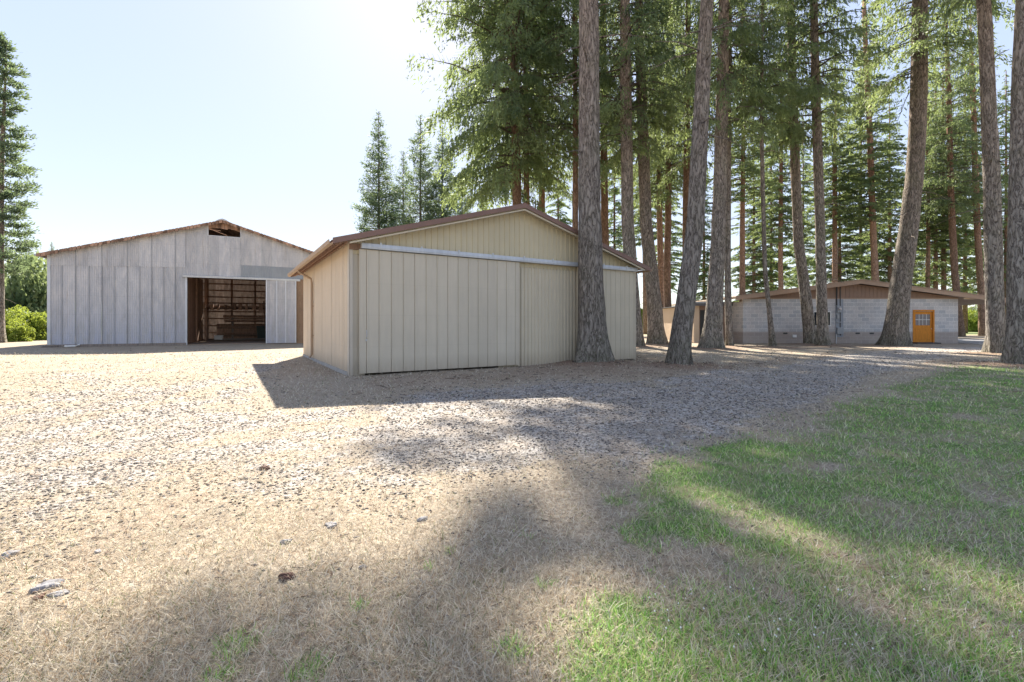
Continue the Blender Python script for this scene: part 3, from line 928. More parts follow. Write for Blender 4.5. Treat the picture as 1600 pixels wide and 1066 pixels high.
# ------------------------------------------------------------------ crowns
CROWN_DATA = {}
def crown_mesh(name, seed, H, Rr, nbr, leaves, ll, lw, mat, style):
    r = np.random.default_rng(seed)
    VV, CC = [], []
    br = MB()
    for i in range(nbr):
        t = (i + r.random()) / nbr
        if style == 'spire': t = t ** 1.25
        z = H * t * .985
        if style in ('fir', 'wide'):
            f = min(1, .72 + t * 1.6) * (1 - t) ** (.62 if style == 'fir' else .34)
            L = Rr * f * (.55 + .65 * r.random())
            if style == 'wide': L *= float(np.interp(t, [0, .12, .28, .44, .49, 1], [.62, .95, .95, .93, 1.12, 1.05])) * (1 + .6 * max(0, -math.cos(i * 2.399)) * min(1, max(0, (t - .44) / .04)))  # boughs above the frame lengthened leftwards to cast the foreground shade
            rise, sag = (.25 + .5 * t) * L * .5, (.75 - .55 * t) * L * .75
        elif style == 'mid':
            f = min(1, .8 + t) * (1 - t) ** .8
            L = Rr * f * (.6 + .5 * r.random())
            rise, sag = .15 * L, .30 * L
        else:
            f = min(1, .8 + 2.2 * t) * (1 - t) ** .75 * 1.25 + .03
            L = Rr * f * (.7 + .4 * r.random())
            rise, sag = .05 * L, .05 * L
            if style == 'spire': rise, sag = -.05 * L, -.25 * L
        L = max(L, .25)
        if style != 'spire':
            rise *= .4 + 1.4 * r.random(); sag *= .6 + .8 * r.random()
            z += r.normal() * .35
            if r.random() < .10: L *= .4
        a = i * 2.399 + r.normal() * .45
        dr = np.array([np.cos(a), np.sin(a), 0]); sd = np.array([-np.sin(a), np.cos(a), 0])
        curl = r.normal() * .12
        def pt(s):
            s = np.asarray(s)[:, None]
            return dr * L * s * (1 - .06 * s) + sd * L * curl * s * s + np.array([0, 0, 1]) * (z + rise * s - sag * s * s)
        nb = max(4, int(leaves * (L / Rr) ** 1.5 * (.25 + 1.5 * r.random() ** 1.2)))
        # sprays: side twigs leaving the branch
        ntw = max(3, int(5 + L * 3.4))
        st = .12 + .88 * (np.arange(ntw) + r.random(ntw)) / ntw
        if style in ('fir', 'wide'): st = .22 + .78 * (np.arange(ntw) + r.random(ntw)) / ntw
        k = r.integers(0, ntw, nb)
        sgn = np.where(k % 2 == 0, 1, -1)
        tl = (.32 * L * (1.15 - st[k]) + .22) * (.6 + .6 * ((k * 7919) % 13) / 13.)
        u = r.random(nb) ** .8
        if style in ('fir', 'wide'):
            stp = np.maximum(1, np.round(tl / .24))
            u = (np.floor(u * stp) + .5 + .16 * r.normal(size=nb)) / stp
        tipx = tl * u
        B = pt(st[k])
        P = B + dr * (tipx * .62)[:, None] + sd * (sgn * tipx * .78)[:, None]
        if style in ('fir', 'wide'):
            P[:, 2] -= tipx ** 1.3 * .55 + r.random(nb) ** 1.6 * (.25 + .5 * u) * (.35 + L * .16)
        elif style == 'mid':
            P[:, 2] -= tipx * .18 + r.random(nb) * .16
        else:
            cl = .16 + .10 * L
            P += r.normal(size=(nb, 3)) * np.array([.14, .14, .15]) * (1 + .2 * L)
            P[:, 2] += tipx * .18
        P += r.normal(size=(nb, 3)) * .028
        # leaf direction
        if style in ('fir', 'wide'):
            D = dr * .35 + sd * (sgn * .35)[:, None] + np.array([0, 0, -1]) * (.35 + .75 * r.random(nb))[:, None]
        elif style == 'mid':
            D = dr * .7 + sd * (sgn * .6)[:, None] + np.array([0, 0, -.12])
        else:
            D = dr * .5 + sd * (sgn * .4)[:, None] + np.array([0, 0, .35])
        D = D + r.normal(size=(nb, 3)) * .38
        D /= np.linalg.norm(D, axis=1)[:, None]
        N = r.normal(size=(nb, 3)); N[:, 2] += .6
        S = np.cross(D, N); S /= np.linalg.norm(S, axis=1)[:, None] + 1e-6
        l_ = ll * (.6 + .8 * r.random(nb)); w_ = lw * (.7 + .6 * r.random(nb))
        q = np.stack([P - D * (l_ * .5)[:, None], P + S * (w_ * .5)[:, None] - D * (l_ * .1)[:, None],
                      P + D * (l_ * .5)[:, None], P - S * (w_ * .5)[:, None] - D * (l_ * .1)[:, None]], 1)
        VV.append(q.reshape(-1, 3))
        tone = np.clip(.5 + .18 * r.normal() + .22 * r.normal(size=nb) + .25 * (u - .5), .02, 1)
        CC.append(np.repeat(tone, 4))
        # woody branch
        ss = np.array([0, .3, .6, .9])
        pts = pt(ss)
        br.tube([tuple(p) for p in pts], [.022 + L * .009, .018 + L * .006, .012 + L * .003, .006], 4, cap=False)
        if L > 1.5:
            for kk in range(0, ntw, 2):
                b0 = pt(np.array([st[kk]]))[0]
                tw = (.32 * L * (1.15 - st[kk]) + .22) * .8
                e = b0 + dr * tw * .62 + sd * (1 if kk % 2 == 0 else -1) * tw * .78 - np.array([0, 0, tw * .2])
                br.tube([tuple(b0), tuple(e)], [.011, .004], 3, cap=False)
    Vv = np.concatenate(VV); cc = np.concatenate(CC)
    m = len(Vv) // 4
    Fv = np.arange(m * 4).reshape(m, 4)
    col = np.stack([cc, cc, cc], 1)
    # add wood
    bv = np.array(br.v); nbv = len(Vv)
    bf = np.array([f for f in br.f if len(f) == 4]) + nbv
    V2 = np.concatenate([Vv, bv]); F2 = np.concatenate([Fv, bf])
    col = np.concatenate([col, np.full((len(bv), 3), .5)])
    me = np_mesh(name, V2, F2, col, mat)
    me.materials.append(M['branch'])
    mi = np.zeros(len(me.polygons), np.int32); mi[m:] = 1
    me.polygons.foreach_set('material_index', mi)
    CROWN_DATA[me.name] = (Vv, cc, bv, bf - nbv, mat)
    return me

# openings in the canopy: the sunny patches on the ground, each the foot of a shaft of light through the boughs
GAPS = [[(-3000,560),(410,560),(432,634),(570,642),(705,642),(640,690),(598,722),(640,738),(705,745),(742,790),(740,832),(700,862),(640,872),(600,902),(540,905),(450,885),(300,900),(150,960),(0,985),(-3000,1400)],
        [(650,742),(700,700),(790,684),(875,702),(840,735),(760,752)],
        [(985,722),(1060,745),(1150,782),(1240,815),(1330,860),(1350,885),(1240,850),(1120,800),(1030,765)],
        [(870,930),(960,895),(1040,930),(1060,985),(1000,1080),(880,1080)],
        [(510,935),(575,915),(625,950),(570,1000)],
        [(700,612),(890,604),(890,632),(720,642)],
        [(1090,572),(1200,580),(1330,600),(1300,614),(1180,596),(1080,588)],
        [(1360,596),(1450,602),(1440,612),(1350,606)], [(1180,680),(1260,690),(1230,705),(1150,700)],
        [(1000,545),(1100,552),(1090,566),(1000,560)], [(1480,640),(1600,655),(1620,680),(1500,668)]]
def carve(me, loc, scale, rot, seed):
    """thin the needles that stand in those shafts; returns a mesh of this tree's own when that matters"""
    Vv, cc, bv, bf, mat = CROWN_DATA[me.name]
    c = Vv.reshape(-1, 4, 3).mean(1)
    ca, sa = math.cos(rot), math.sin(rot)
    x = (c[:, 0] * ca - c[:, 1] * sa) * scale[0] + loc[0]
    y = (c[:, 0] * sa + c[:, 1] * ca) * scale[0] + loc[1]
    z = c[:, 2] * scale[2] + loc[2]
    k = z / sdir.z
    gx_, gy_ = x - sdir.x * k, y - sdir.y * k
    ok = gy_ > 1.0
    Yc = np.maximum(gy_, 1.0)
    wob = (fbm(gx_, gy_, 1.2, 55) - .5)
    px = 800 + F * (gx_ + wob * .7) / Yc; py = HOR + F * CH / Yc + wob * 30
    hit = np.zeros(len(c), bool)
    for g in GAPS: hit |= sdf(g, px, py) > -3
    hit &= ok
    if hit.mean() < .01: return me
    r = np.random.default_rng(seed)
    vis = z < CH + 520 / F * np.maximum(y, 1)          # boughs low enough to be seen keep more of their needles
    keep = ~(hit & (r.random(len(c)) < np.where(vis, .62, .97)))
    V4 = Vv.reshape(-1, 4, 3)[keep].reshape(-1, 3); m = keep.sum()
    cl = cc.reshape(-1, 4)[keep].ravel()
    n = np_mesh(me.name, np.concatenate([V4, bv]), np.concatenate([np.arange(m * 4).reshape(m, 4), bf + m * 4]),
                np.concatenate([np.repeat(cl[:, None], 3, 1), np.full((len(bv), 3), .5)]), mat)
    n.materials.append(M['branch'])
    mi = np.zeros(len(n.polygons), np.int32); mi[m:] = 1
    n.polygons.foreach_set('material_index', mi)
    return n
CROWN = {  # kind: (mesh, nominal height, nominal radius)
 'fw': (crown_mesh('wide_fir_crown', 6, 34, 8.6, 340, 780, .36, .09, M['leaf'], 'wide'), 34, 8.6),
 'fa': (crown_mesh('fir_crown_a', 1, 23, 4.6, 200, 290, .30, .062, M['leaf'], 'fir'), 23, 4.6),
 'fb': (crown_mesh('fir_crown_b', 2, 23, 4.6, 175, 290, .32, .062, M['leaf'], 'fir'), 23, 4.6),
 'fm': (crown_mesh('fir_crown_c', 3, 26, 5.2, 250, 270, .42, .10, M['leaf'], 'mid'), 26, 5.2),
 'sp': (crown_mesh('spire_crown_a', 4, 33, 4.8, 330, 230, .42, .12, M['leaf_spire'], 'spire'), 33, 4.8),
 'sp2': (crown_mesh('spire_crown_b', 5, 33, 4.8, 260, 190, .44, .12, M['leaf_spire'], 'spire'), 33, 4.8),
}

def trunk_mesh(path, seed, flare=True, sides=22, stubs=0):
    """path: [(x, z, radius)] bottom to top, in the tree's own frame"""
    rr = random.Random(seed)
    # resample
    pts = []
    for (a, b) in zip(path, path[1:]):
        n = max(1, int((b[1] - a[1]) / .35)) if b[1] < 14 else max(1, int((b[1] - a[1]) / 1.5))
        for k in range(n):
            t = k / n
            pts.append([a[i] + (b[i] - a[i]) * t for i in range(3)])
    pts.append(list(path[-1]))
    # smooth the axis
    for _ in range(3):
        q = [list(p) for p in pts]
        for k in range(1, len(pts) - 1):
            q[k][0] = (pts[k - 1][0] + 2 * pts[k][0] + pts[k + 1][0]) / 4
            q[k][2] = (pts[k - 1][2] + 2 * pts[k][2] + pts[k + 1][2]) / 4
        pts = q
    ph = [rr.uniform(0, 6.28) for _ in range(8)]
    nl = rr.choice([5, 6, 7])
    mb = MB()
    for p in pts:
        x, z, r = p
        for j in range(sides):
            a = 2 * math.pi * j / sides
            root = math.exp(-max(z, 0) / .45) if flare else 0
            k = 1 + .03 * math.sin(2 * a + ph[0] + z * .4) + .025 * math.sin(5 * a + ph[1] + z * .9) + .02 * math.sin(9 * a + ph[2] - z * 1.7) + rr.uniform(-.018, .018)
            k += root * (.20 * math.sin(nl * a + ph[3]) + .13 * math.sin(3 * a + ph[4]) + .06 * math.sin(11 * a + ph[5]))
            mb.v.append((x + math.cos(a) * r * k, math.sin(a) * r * k + .05 * math.sin(z * .25 + ph[5]), z))
    for k in range(len(pts) - 1):
        for j in range(sides):
            a = k * sides + j; b = k * sides + (j + 1) % sides
            mb.f.append((a, b, b + sides, a + sides)); mb.c.append(1.0)
    for _ in range(stubs):
        p = pts[rr.randrange(len(pts) // 3, len(pts) - 1)]
        a = rr.uniform(0, 6.28); L = rr.uniform(.3, 2.0)
        b = Vector((p[0] + math.cos(a) * p[2] * .8, math.sin(a) * p[2] * .8, p[1]))
        e = b + Vector((math.cos(a) * L, math.sin(a) * L, rr.uniform(-.5, .15) * L))
        mid = (b + e) / 2 + Vector((0, 0, .08 * L))
        mb.tube([b, mid, e], [.03, .02, .008], 5)
    return mb

tid = 0
for (name, Y, pts, H, zc, kind, rad, bark, label) in TREES:
    tid += 1
    rr = random.Random(tid * 17)
    bx = (pts[0][0] - 800) / F * Y
    gzz = float(gz(bx, Y))
    path = []
    for (px, py, w) in pts:
        x, z = PZ(px, py, Y)
        path.append([x - bx, z - gzz, w / F * Y / 2 / math.sqrt(1 + (bx / Y) ** 2)])
    path[0][1] = -.15
    # small flare right at the foot
    path = [p for i, p in enumerate(path) if i == 0 or p[1] > path[i - 1][1] + .05]
    sl_x = (path[-1][0] - path[-2][0]) / max(.1, path[-1][1] - path[-2][1])
    zt, rt = path[-1][1], path[-1][2]
    for k in (1, 2, 3, 4):
        z = zt + (H - zt) * k / 4
        sl_x *= .6
        path.append([path[-1][0] + sl_x * (H - zt) / 4, z, max(.03, rt * (1 - k / 4 * .95))])
    root = empty(name, (bx, Y, gzz))
    tag(root, label, 'tree', 'tall firs around the shed and block building')
    trunk_mesh(path, tid, stubs=rr.randint(14, 26)).build('trunk', M[bark], root, smooth=True)
    me, h0, r0 = CROWN[kind]
    c = bpy.data.objects.new('crown', me); C.objects.link(c); c.parent = root
    xs = np.interp(zc + (H - zc) * .3, [p[1] for p in path], [p[0] for p in path])
    c.location = (float(xs), 0, zc)
    c.rotation_euler = (0, 0, 0 if kind == 'fw' else rr.uniform(0, 6.28))
    s = rad / r0
    c.scale = (s, s, (H + .3 - zc) / h0)
    c.data = carve(me, (bx + float(xs), Y, gzz + zc), c.scale, c.rotation_euler.z, tid)

stem_cache = {}
for (name, Y, px, ptop, zb, kind, rad, label) in BACK:
    tid += 1
    rr = random.Random(tid * 31)
    x = (px - 800) / F * Y
    H = CH + (HOR - ptop) / F * Y
    root = empty(name, (x, Y, float(gz(x, Y)) - .02))
    tag(root, label, 'tree', 'conifers further back')
    w = .28 if kind == 'fm' else .3
    mb = MB()
    zz = [-.1, H * .25, H * .6, H]
    mb.tube([(0, 0, z) for z in zz], [w * 1.15, w * .85, w * .5, .04], 10)
    mb.build('trunk', M['bark_warm_lit' if kind == 'fm' else 'bark'], root, smooth=True)
    me, h0, r0 = CROWN[kind]
    c = bpy.data.objects.new('crown', me); C.objects.link(c); c.parent = root
    c.location = (0, 0, zb); c.rotation_euler = (0, 0, rr.uniform(0, 6.28))
    s = rad / r0 / (1 + (x / Y) ** 2) ** .25
    c.scale = (s, s, (H + .4 - zb) / h0)

# the clumpy conifer at the left edge
def clump_crown(seed, H, Rr, nbr):
    r = np.random.default_rng(seed)
    VV, CC = [], []; br = MB()
    for i in range(nbr):
        t = (i + r.random()) / nbr
        z = H * (.0 + t)
        f = (1 - t) ** .7 * min(1, .62 + t * 1.3) * (.8 + .25 * math.sin(t * 17)) + .06
        L = Rr * f * (.62 + .5 * r.random())
        a = i * 2.399 + r.normal() * .3
        dr = np.array([np.cos(a), np.sin(a), 0]); sd = np.array([-np.sin(a), np.cos(a), 0])
        sag = (1 - t) * .34 * L
        def pt(s): return dr * L * s + np.array([0, 0, z - sag * math.sin(s * 2.0) + .30 * L * s * s]) + sd * .1 * L * s * s
        br.tube([tuple(pt(s)) for s in (0, .35, .7, 1)], [.02 + .012 * L, .03, .02, .008], 4, cap=False)
        nc = max(2, int(2 + L * 2.2))
        for k in range(nc):
            s = .38 + .62 * (k + r.random()) / nc
            off = r.normal() * .16 * L
            c0 = pt(s) + sd * off + np.array([0, 0, .05])
            br.tube([tuple(pt(max(.1, s - .15))), tuple(c0)], [.014, .006], 3, cap=False)
            n = int(38 + 40 * r.random())
            P = c0 + r.normal(size=(n, 3)) * np.array([.26, .26, .15]) * (.7 + .1 * L)
            D = (P - c0) + dr * .3 + np.array([0, 0, .35]) + r.normal(size=(n, 3)) * .2
            D /= np.linalg.norm(D, axis=1)[:, None]
            S = np.cross(D, r.normal(size=(n, 3))); S /= np.linalg.norm(S, axis=1)[:, None]
            l_ = .24 * (.6 + .8 * r.random(n)); w_ = .09 * (.7 + .6 * r.random(n))
            q = np.stack([P - D * (l_ * .5)[:, None], P + S * (w_ * .5)[:, None], P + D * (l_ * .5)[:, None], P - S * (w_ * .5)[:, None]], 1)
            VV.append(q.reshape(-1, 3))
            CC.append(np.repeat(np.clip(.5 + .2 * r.normal() + .2 * r.normal(size=n), 0, 1), 4))
    Vv = np.concatenate(VV); cc = np.concatenate(CC); m = len(Vv) // 4
    bv = np.array(br.v); bf = np.array(br.f) + len(Vv)
    me = np_mesh('clump_crown', np.concatenate([Vv, bv]), np.concatenate([np.arange(m * 4).reshape(m, 4), bf]),
                 np.concatenate([np.repeat(cc[:, None], 3, 1), np.full((len(bv), 3), .5)]), M['leaf_spire'])
    me.materials.append(M['branch'])
    mi = np.zeros(len(me.polygons), np.int32); mi[m:] = 1
    me.polygons.foreach_set('material_index', mi)
    return me
Y = 36.0
x0, _ = PZ(-3, 536, Y)
root = empty('redwood_tree', (x0, Y, 0))
tag(root, 'tall conifer with tufted boughs at the left edge of the photo', 'tree')
trunk_mesh([(0, -.15, .42), (.02, 1, .33), (.1, 6, .26), (.3, 14, .17), (.55, 20, .08), (.6, 24.0, .02)], 99, sides=14, stubs=6).build('trunk', M['bark'], root, smooth=True)
cr = bpy.data.objects.new('crown', clump_crown(8, 18.3, 3.5, 84)); C.objects.link(cr); cr.parent = root
cr.location = (.3, 0, 5.9)

# ------------------------------------------------------------------ bushes
def bush_mesh(name, seed, rx, ry, h, n, ll, lw):
    r = np.random.default_rng(seed)
    nl = 44
    cen = r.normal(size=(nl, 3)); cen /= np.linalg.norm(cen, axis=1)[:, None]
    cen[:, 2] = np.abs(cen[:, 2])
    cen *= (.35 + .62 * r.random((nl, 1)))
    k = r.integers(0, nl, n)
    siz = (.4 + .8 * r.random((nl, 1)))[k]
    P = r.normal(size=(n, 3)); P /= np.linalg.norm(P, axis=1)[:, None]
    P *= (.30 * (.55 + .5 * r.random((n, 1)) ** .4))
    N = P / np.linalg.norm(P, axis=1)[:, None]
    P = cen[k] + P * siz
    P[:, 2] = np.abs(P[:, 2])
    P = P * np.array([rx, ry, h])
    D = r.normal(size=(n, 3)) + N * .7; D /= np.linalg.norm(D, axis=1)[:, None]
    S = np.cross(D, r.normal(size=(n, 3))); S /= np.linalg.norm(S, axis=1)[:, None]
    l_ = ll * (.6 + .8 * r.random(n)); w_ = lw * (.7 + .6 * r.random(n))
    q = np.stack([P - D * (l_ * .5)[:, None], P + S * (w_ * .5)[:, None], P + D * (l_ * .5)[:, None], P - S * (w_ * .5)[:, None]], 1)
    lob = .5 + .2 * r.normal(size=nl)
    tone = np.repeat(np.clip(lob[k] + .2 * r.normal(size=n), 0, 1), 4)
    return np_mesh(name, q.reshape(-1, 3), np.arange(n * 4).reshape(n, 4), np.repeat(tone[:, None], 3, 1), M['leaf_bush'])
BM = [bush_mesh('bush_a', 1, 1, 1, 1, 12000, .10, .055), bush_mesh('bush_b', 2, 1, 1, 1, 12000, .09, .05)]
def bush(px, Y, rx, h, k, label, name='bush', cat='bush', group='bushes at the field edge', seed=0, base=None):
    x = (px - 800) / F * Y
    root = empty(name, (x, Y, float(gz(x, Y)) - .03), seed * 1.3)
    tag(root, label, cat, group)
    mb = MB()
    rs = random.Random(seed + 5)
    for q in range(5):
        a = rs.uniform(0, 6.28)
        mb.tube([(0, 0, -.05), (math.cos(a) * rx * .15, math.sin(a) * rx * .15, h * .3), (math.cos(a) * rx * .4, math.sin(a) * rx * .4, h * .65)], [.05 + h * .012, .04, .012], 6)
    mb.build('stem', M['branch'], root)
    c = bpy.data.objects.new('foliage', BM[k]); C.objects.link(c); c.parent = root
    c.scale = (rx, rx * .8, h)
    c.material_slots[0].link = 'OBJECT'
    c.material_slots[0].material = M['leaf_bramble' if 'bramble' in label or 'pale' in label or 'sunny' in label else 'leaf_shrub']
bush(48, 50, 4.2, 8.2, 0, 'big round grey-green shrub left of the grey barn', seed=1)
bush(18, 52, 3.2, 6.6, 1, 'yellow-green shrub behind the trunk of the left edge conifer', seed=2)
bush(74, 56, 3.6, 7.6, 1, 'round shrub whose right half hides behind the grey barn', seed=3)
bush(8, 42, 2.3, 2.6, 0, 'low bramble at the left photo edge beside the conifer trunk', seed=4)
bush(36, 41, 2.0, 2.5, 1, 'low bright bramble midway between conifer trunk and barn', seed=5)
bush(62, 42, 2.0, 2.3, 0, 'low bright bramble touching the left corner of the barn', seed=6)
bush(22, 38.5, 1.5, 1.5, 1, 'lowest bramble in front of the others at left', seed=7)
bush(-40, 44, 4, 4.4, 0, 'dark shrub partly outside the left edge', seed=8)
bush(1512, 84, 3.2, 3.6, 0, 'pale green bush on the far lawn beyond the carport', seed=9)
bush(1540, 88, 3.4, 4.4, 1, 'far bush right behind the brown trunk past the carport', seed=10)
bush(1480, 86, 3.0, 3.8, 1, 'far bush half hidden by the right wall of the block building', seed=11)
bush(1575, 86, 4.0, 3.6, 0, 'far bush between the two rightmost big trunks', seed=15)
bush(1003, 74, 3.0, 3.6, 0, 'sunny far bush beside the right corner of the tan shed', seed=12)
bush(1056, 46.5, .8, 1.1, 1, 'small dark shrub at the foot of the dark trunk pair', seed=13)
bush(1120, 92, 4.5, 4.6, 0, 'far bush behind the low brown wing', seed=14)

def woods(name, x0, x1, Y, h, n, label):
    r = np.random.default_rng(abs(int(x0)) + 3)
    X = x0 + (x1 - x0) * r.random(n)
    top = h * (.55 + .6 * fbm(X, X * 0 + Y, 14, 3)) 
    Z = top * np.sqrt(r.random(n))
    P = np.stack([X, Y + r.normal(size=n) * 5, Z], 1)
    D = r.normal(size=(n, 3)); D /= np.linalg.norm(D, axis=1)[:, None]
    S = np.cross(D, r.normal(size=(n, 3))); S /= np.linalg.norm(S, axis=1)[:, None]
    q = np.stack([P - D * .6, P + S * .4, P + D * .6, P - S * .4], 1)
    tone = np.repeat(np.clip(.5 + .2 * r.normal(size=n), 0, 1), 4)
    o = bpy.data.objects.new(name, np_mesh(name, q.reshape(-1, 3), np.arange(n * 4).reshape(n, 4), np.repeat(tone[:, None], 3, 1), M['leaf_bush']))
    C.objects.link(o); tag(o, label, 'woods', kind='stuff')
woods('distant_woods', -260, 300, 175, 7.5, 26000, 'low line of distant trees along the horizon')

# ------------------------------------------------------------------ TAN SHED
SH = empty('storage_shed', (SA.x, SA.y, 0), math.atan2(SU.y, SU.x))
tag(SH, 'tan metal storage shed with a red-brown roof and wide sliding doors', 'shed')
W, D, EZ, AZ = 11.5, 9.6, 3.90, 5.56
slope = (AZ - EZ) / (W / 2)
def roofz(x): return EZ + slope * (x if x < W / 2 else W - x)
rib = [(0, 0), (.012, .028), (.038, .028), (.05, 0)]
# gable and fixed wall
m = MB(); m.sheet(0.0, W, 3.50, lambda x: roofz(x) - .02, 0.0, rib, .205, extra=(W / 2,), panel=.82, var=.03); m.build('gable_wall', M['tan_gable'], SH)
m = MB(); m.sheet(4.9, 9.0, -.08, 3.496, 0.0, [(0, 0), (.012, .034), (.04, .034), (.052, 0)], .15, panel=.9, var=.02)
m.build('front_wall', M['tan'], SH)
m = MB(); m.box(.0, .42, .02, .08, -.05, 3.50); m.build('door_jamb', M['tan_door'], SH)
# left wall, back, right
m = MB(); m.sheet(0.0, D, .10, EZ - .02, 0.0, [(0, 0), (.01, .010), (.03, .010), (.04, 0)], .23, panel=.92, var=.02, axis='y'); m.build('side_wall', M['tan_side_lit'], SH)
m = MB(); m.box(-.035, 0.10, .1, D, -.1, .098); m.box(.02, .3, .1, D, -.1, .1); m.build('footing', M['conc'], SH)
m = MB(); m.box(W - .06, W, .02, D, -.05, EZ - .02); m.build('side_wall', M['tan'], SH)
m = MB()
m.prism([(0.02, -.05), (W - .02, -.05), (W - .02, EZ - .05), (W / 2, AZ - .05), (0.02, EZ - .05)], 'y', D - .06, D); m.build('rear_wall', M['tan'], SH)
# corner trims
m = MB(); m.box(-.03, .07, -.035, -.005, -.05, EZ - .06); m.box(-.035, -.005, -.035, .17, -.05, EZ - .06); m.build('corner_trim', M['white_trim'], SH)
m = MB(); m.box(W - .10, W + .03, -.035, .1, -.05, EZ - .06); m.build('corner_trim', M['white_trim'], SH)
m = MB(); m.box(-.03, .30, -.06, .0, 3.62, 3.80); m.build('bracket_block', M['rust'], SH, bevel=.006)
# sliding doors
def sliding(x0, x1, z0, z1, y, pitch, parent, mat, ribw=.03, ribh=.020, var=.035):
    m = MB()
    m.sheet(x0, x1, z0, z1, y, [(0, 0), (.003, -.04), (ribw * .36, -.04), (ribw * .36 + .003, 0), (ribw * .36 + .012, ribh * .6), (ribw * .36 + .04, ribh * .6), (ribw * .36 + .05, 0)], pitch, start=x0 + pitch * .5, panel=pitch * 2, var=var, lap=.0)
    m.box(x0, x1, y + .042, y + .060, z0 + .01, z1 - .01)
    m.box(x0 - .012, x0, y - .012, y + .045, z0, z1); m.box(x1, x1 + .012, y - .012, y + .045, z0, z1)
    return m.build('sliding_door', mat, parent)
sd = sliding(.24, 5.66, .07, 3.64, -.13, .362, SH, M['tan_door'])
h = MB(); h.tube([(.42, -.15, 1.10), (.42, -.21, 1.13), (.42, -.21, 1.28), (.42, -.15, 1.31)], .011, 8); h.box(.40, .44, -.158, -.142, 1.0, 1.06)
h.build('handle', M['track'], sd)
sliding(8.35, 11.42, .05, 3.70, -.09, .26, SH, M['tan'], .02, .008)
# top track
m = MB()
m.prism([(-.06, 3.66), (-.20, 3.66), (-.21, 3.72), (-.19, 3.815), (-.06, 3.83)], 'x', .28, W - .05)
for k in range(9):
    x = .8 + k * 1.25
    m.box(x, x + .05, -.216, -.19, 3.70, 3.86)
m.build('door_track', M['track'], SH)
# roof: ribbed skin on each slope, edge flashings
ang = math.atan(slope)
fo, eo = .34, .52
def roof_skin(sign):
    m = MB()
    xe = -eo if sign < 0 else W + eo
    ze = EZ - slope * eo
    n = 46
    y0, y1 = -fo, D + fo
    prev = None
    ys = []
    p = (y1 - y0) / n
    for k in range(n):
        for dy, dz in ((0, 0), (.02, .022), (.05, .022), (.07, 0)):
            ys.append((y0 + k * p + dy, dz))
    ys.append((y1, 0))
    for (ya, za), (yb, zb) in zip(ys, ys[1:]):
        m.face([(xe, ya, ze + .06 + za), (xe, yb, ze + .06 + zb), (W / 2, yb, AZ + .06 + zb), (W / 2, ya, AZ + .06 + za)])
        m.face([(xe, ya, ze + .045), (W / 2, ya, AZ + .045), (W / 2, yb, AZ + .045), (xe, yb, ze + .045)], .8)
    return m
for sg in (-1, 1):
    rf = roof_skin(sg).build('roof_slope', M['roof'], SH)
m = MB()
for sg in (-1, 1):
    xe = -eo - .01 if sg < 0 else W + eo + .01
    ze = EZ - slope * (eo + .01)
    m.prism([(xe, ze - .055), (W / 2, AZ - .055), (W / 2, AZ + .105), (xe, ze + .105)], 'y', -fo - .035, -fo)
m.build('gable_fascia', M['roof'], SH)
m = MB()
for sg in (-1, 1):
    xe = -.08 if sg < 0 else W + .2
    ze = EZ - slope * (.08 if sg < 0 else .2)
    m.prism([(xe, ze - .14), (W / 2, AZ - .14), (W / 2, AZ - .095), (xe, ze - .095)], 'y', -fo - .02, -fo + .03)
    m.prism([(xe, ze - .05), (W / 2, AZ - .05), (W / 2, AZ + .035), (xe, ze + .035)], 'y', -fo + .0, -.005)
m.build('rake_trim', M['tan_trim'], SH)
m = MB()
m.prism([(W / 2 - .16, AZ + .07), (W / 2, AZ + .125), (W / 2 + .16, AZ + .07), (W / 2, AZ + .105)], 'y', -fo - .03, D + fo)
m.build('ridge_cap', M['roof'], SH)
ze = EZ - slope * eo
m = MB()
k = 0
y = -fo + .05
while y < D + fo:
    m.prism([(-eo + .02, ze - .10), (-.0, EZ - .06), (-.0, EZ + .035), (-eo + .02, ze + .035)], 'y', y, y + .045)
    y += .42
for xx in (.12, .30):
    zz = EZ - slope * xx
    m.box(-xx - .04, -xx, -fo + .01, D + fo - .01, zz - .10, zz - .065)
m.build('eave_rafters', M['brownwood'], SH)
# gutters with downspout
for sg in (-1, 1):
    m = MB()
    sx = (lambda x: x) if sg < 0 else (lambda x: W - x)
    gx_ = [(-eo - .12, ze + .05), (-eo - .105, ze - .055), (-eo - .01, ze - .075), (-eo + .0, ze - .01)]
    gx2 = [(-eo - .10, ze + .05), (-eo - .09, ze - .04), (-eo - .02, ze - .06), (-eo - .015, ze - .01)]
    poly = [(sx(a), b) for a, b in gx_ + gx2[::-1]]
    m.prism(poly, 'y', -fo - .01, D + fo)
    m.build('gutter', M['gutter'], SH)
m = MB()
m.tube([(-eo - .05, 6.6, ze - .05), (-eo - .05, 6.6, ze - .16), (-.10, 6.6, ze - .42), (-.075, 6.6, ze - .6), (-.075, 6.6, .25), (-.16, 6.6, .12)], .045, 8)
m.box(-.11, -.0, 6.53, 6.67, 2.2, 2.24); m.box(-.11, -.0, 6.53, 6.67, 1.0, 1.04)
m.build('downspout', M['gutter'], SH, bevel=.0)

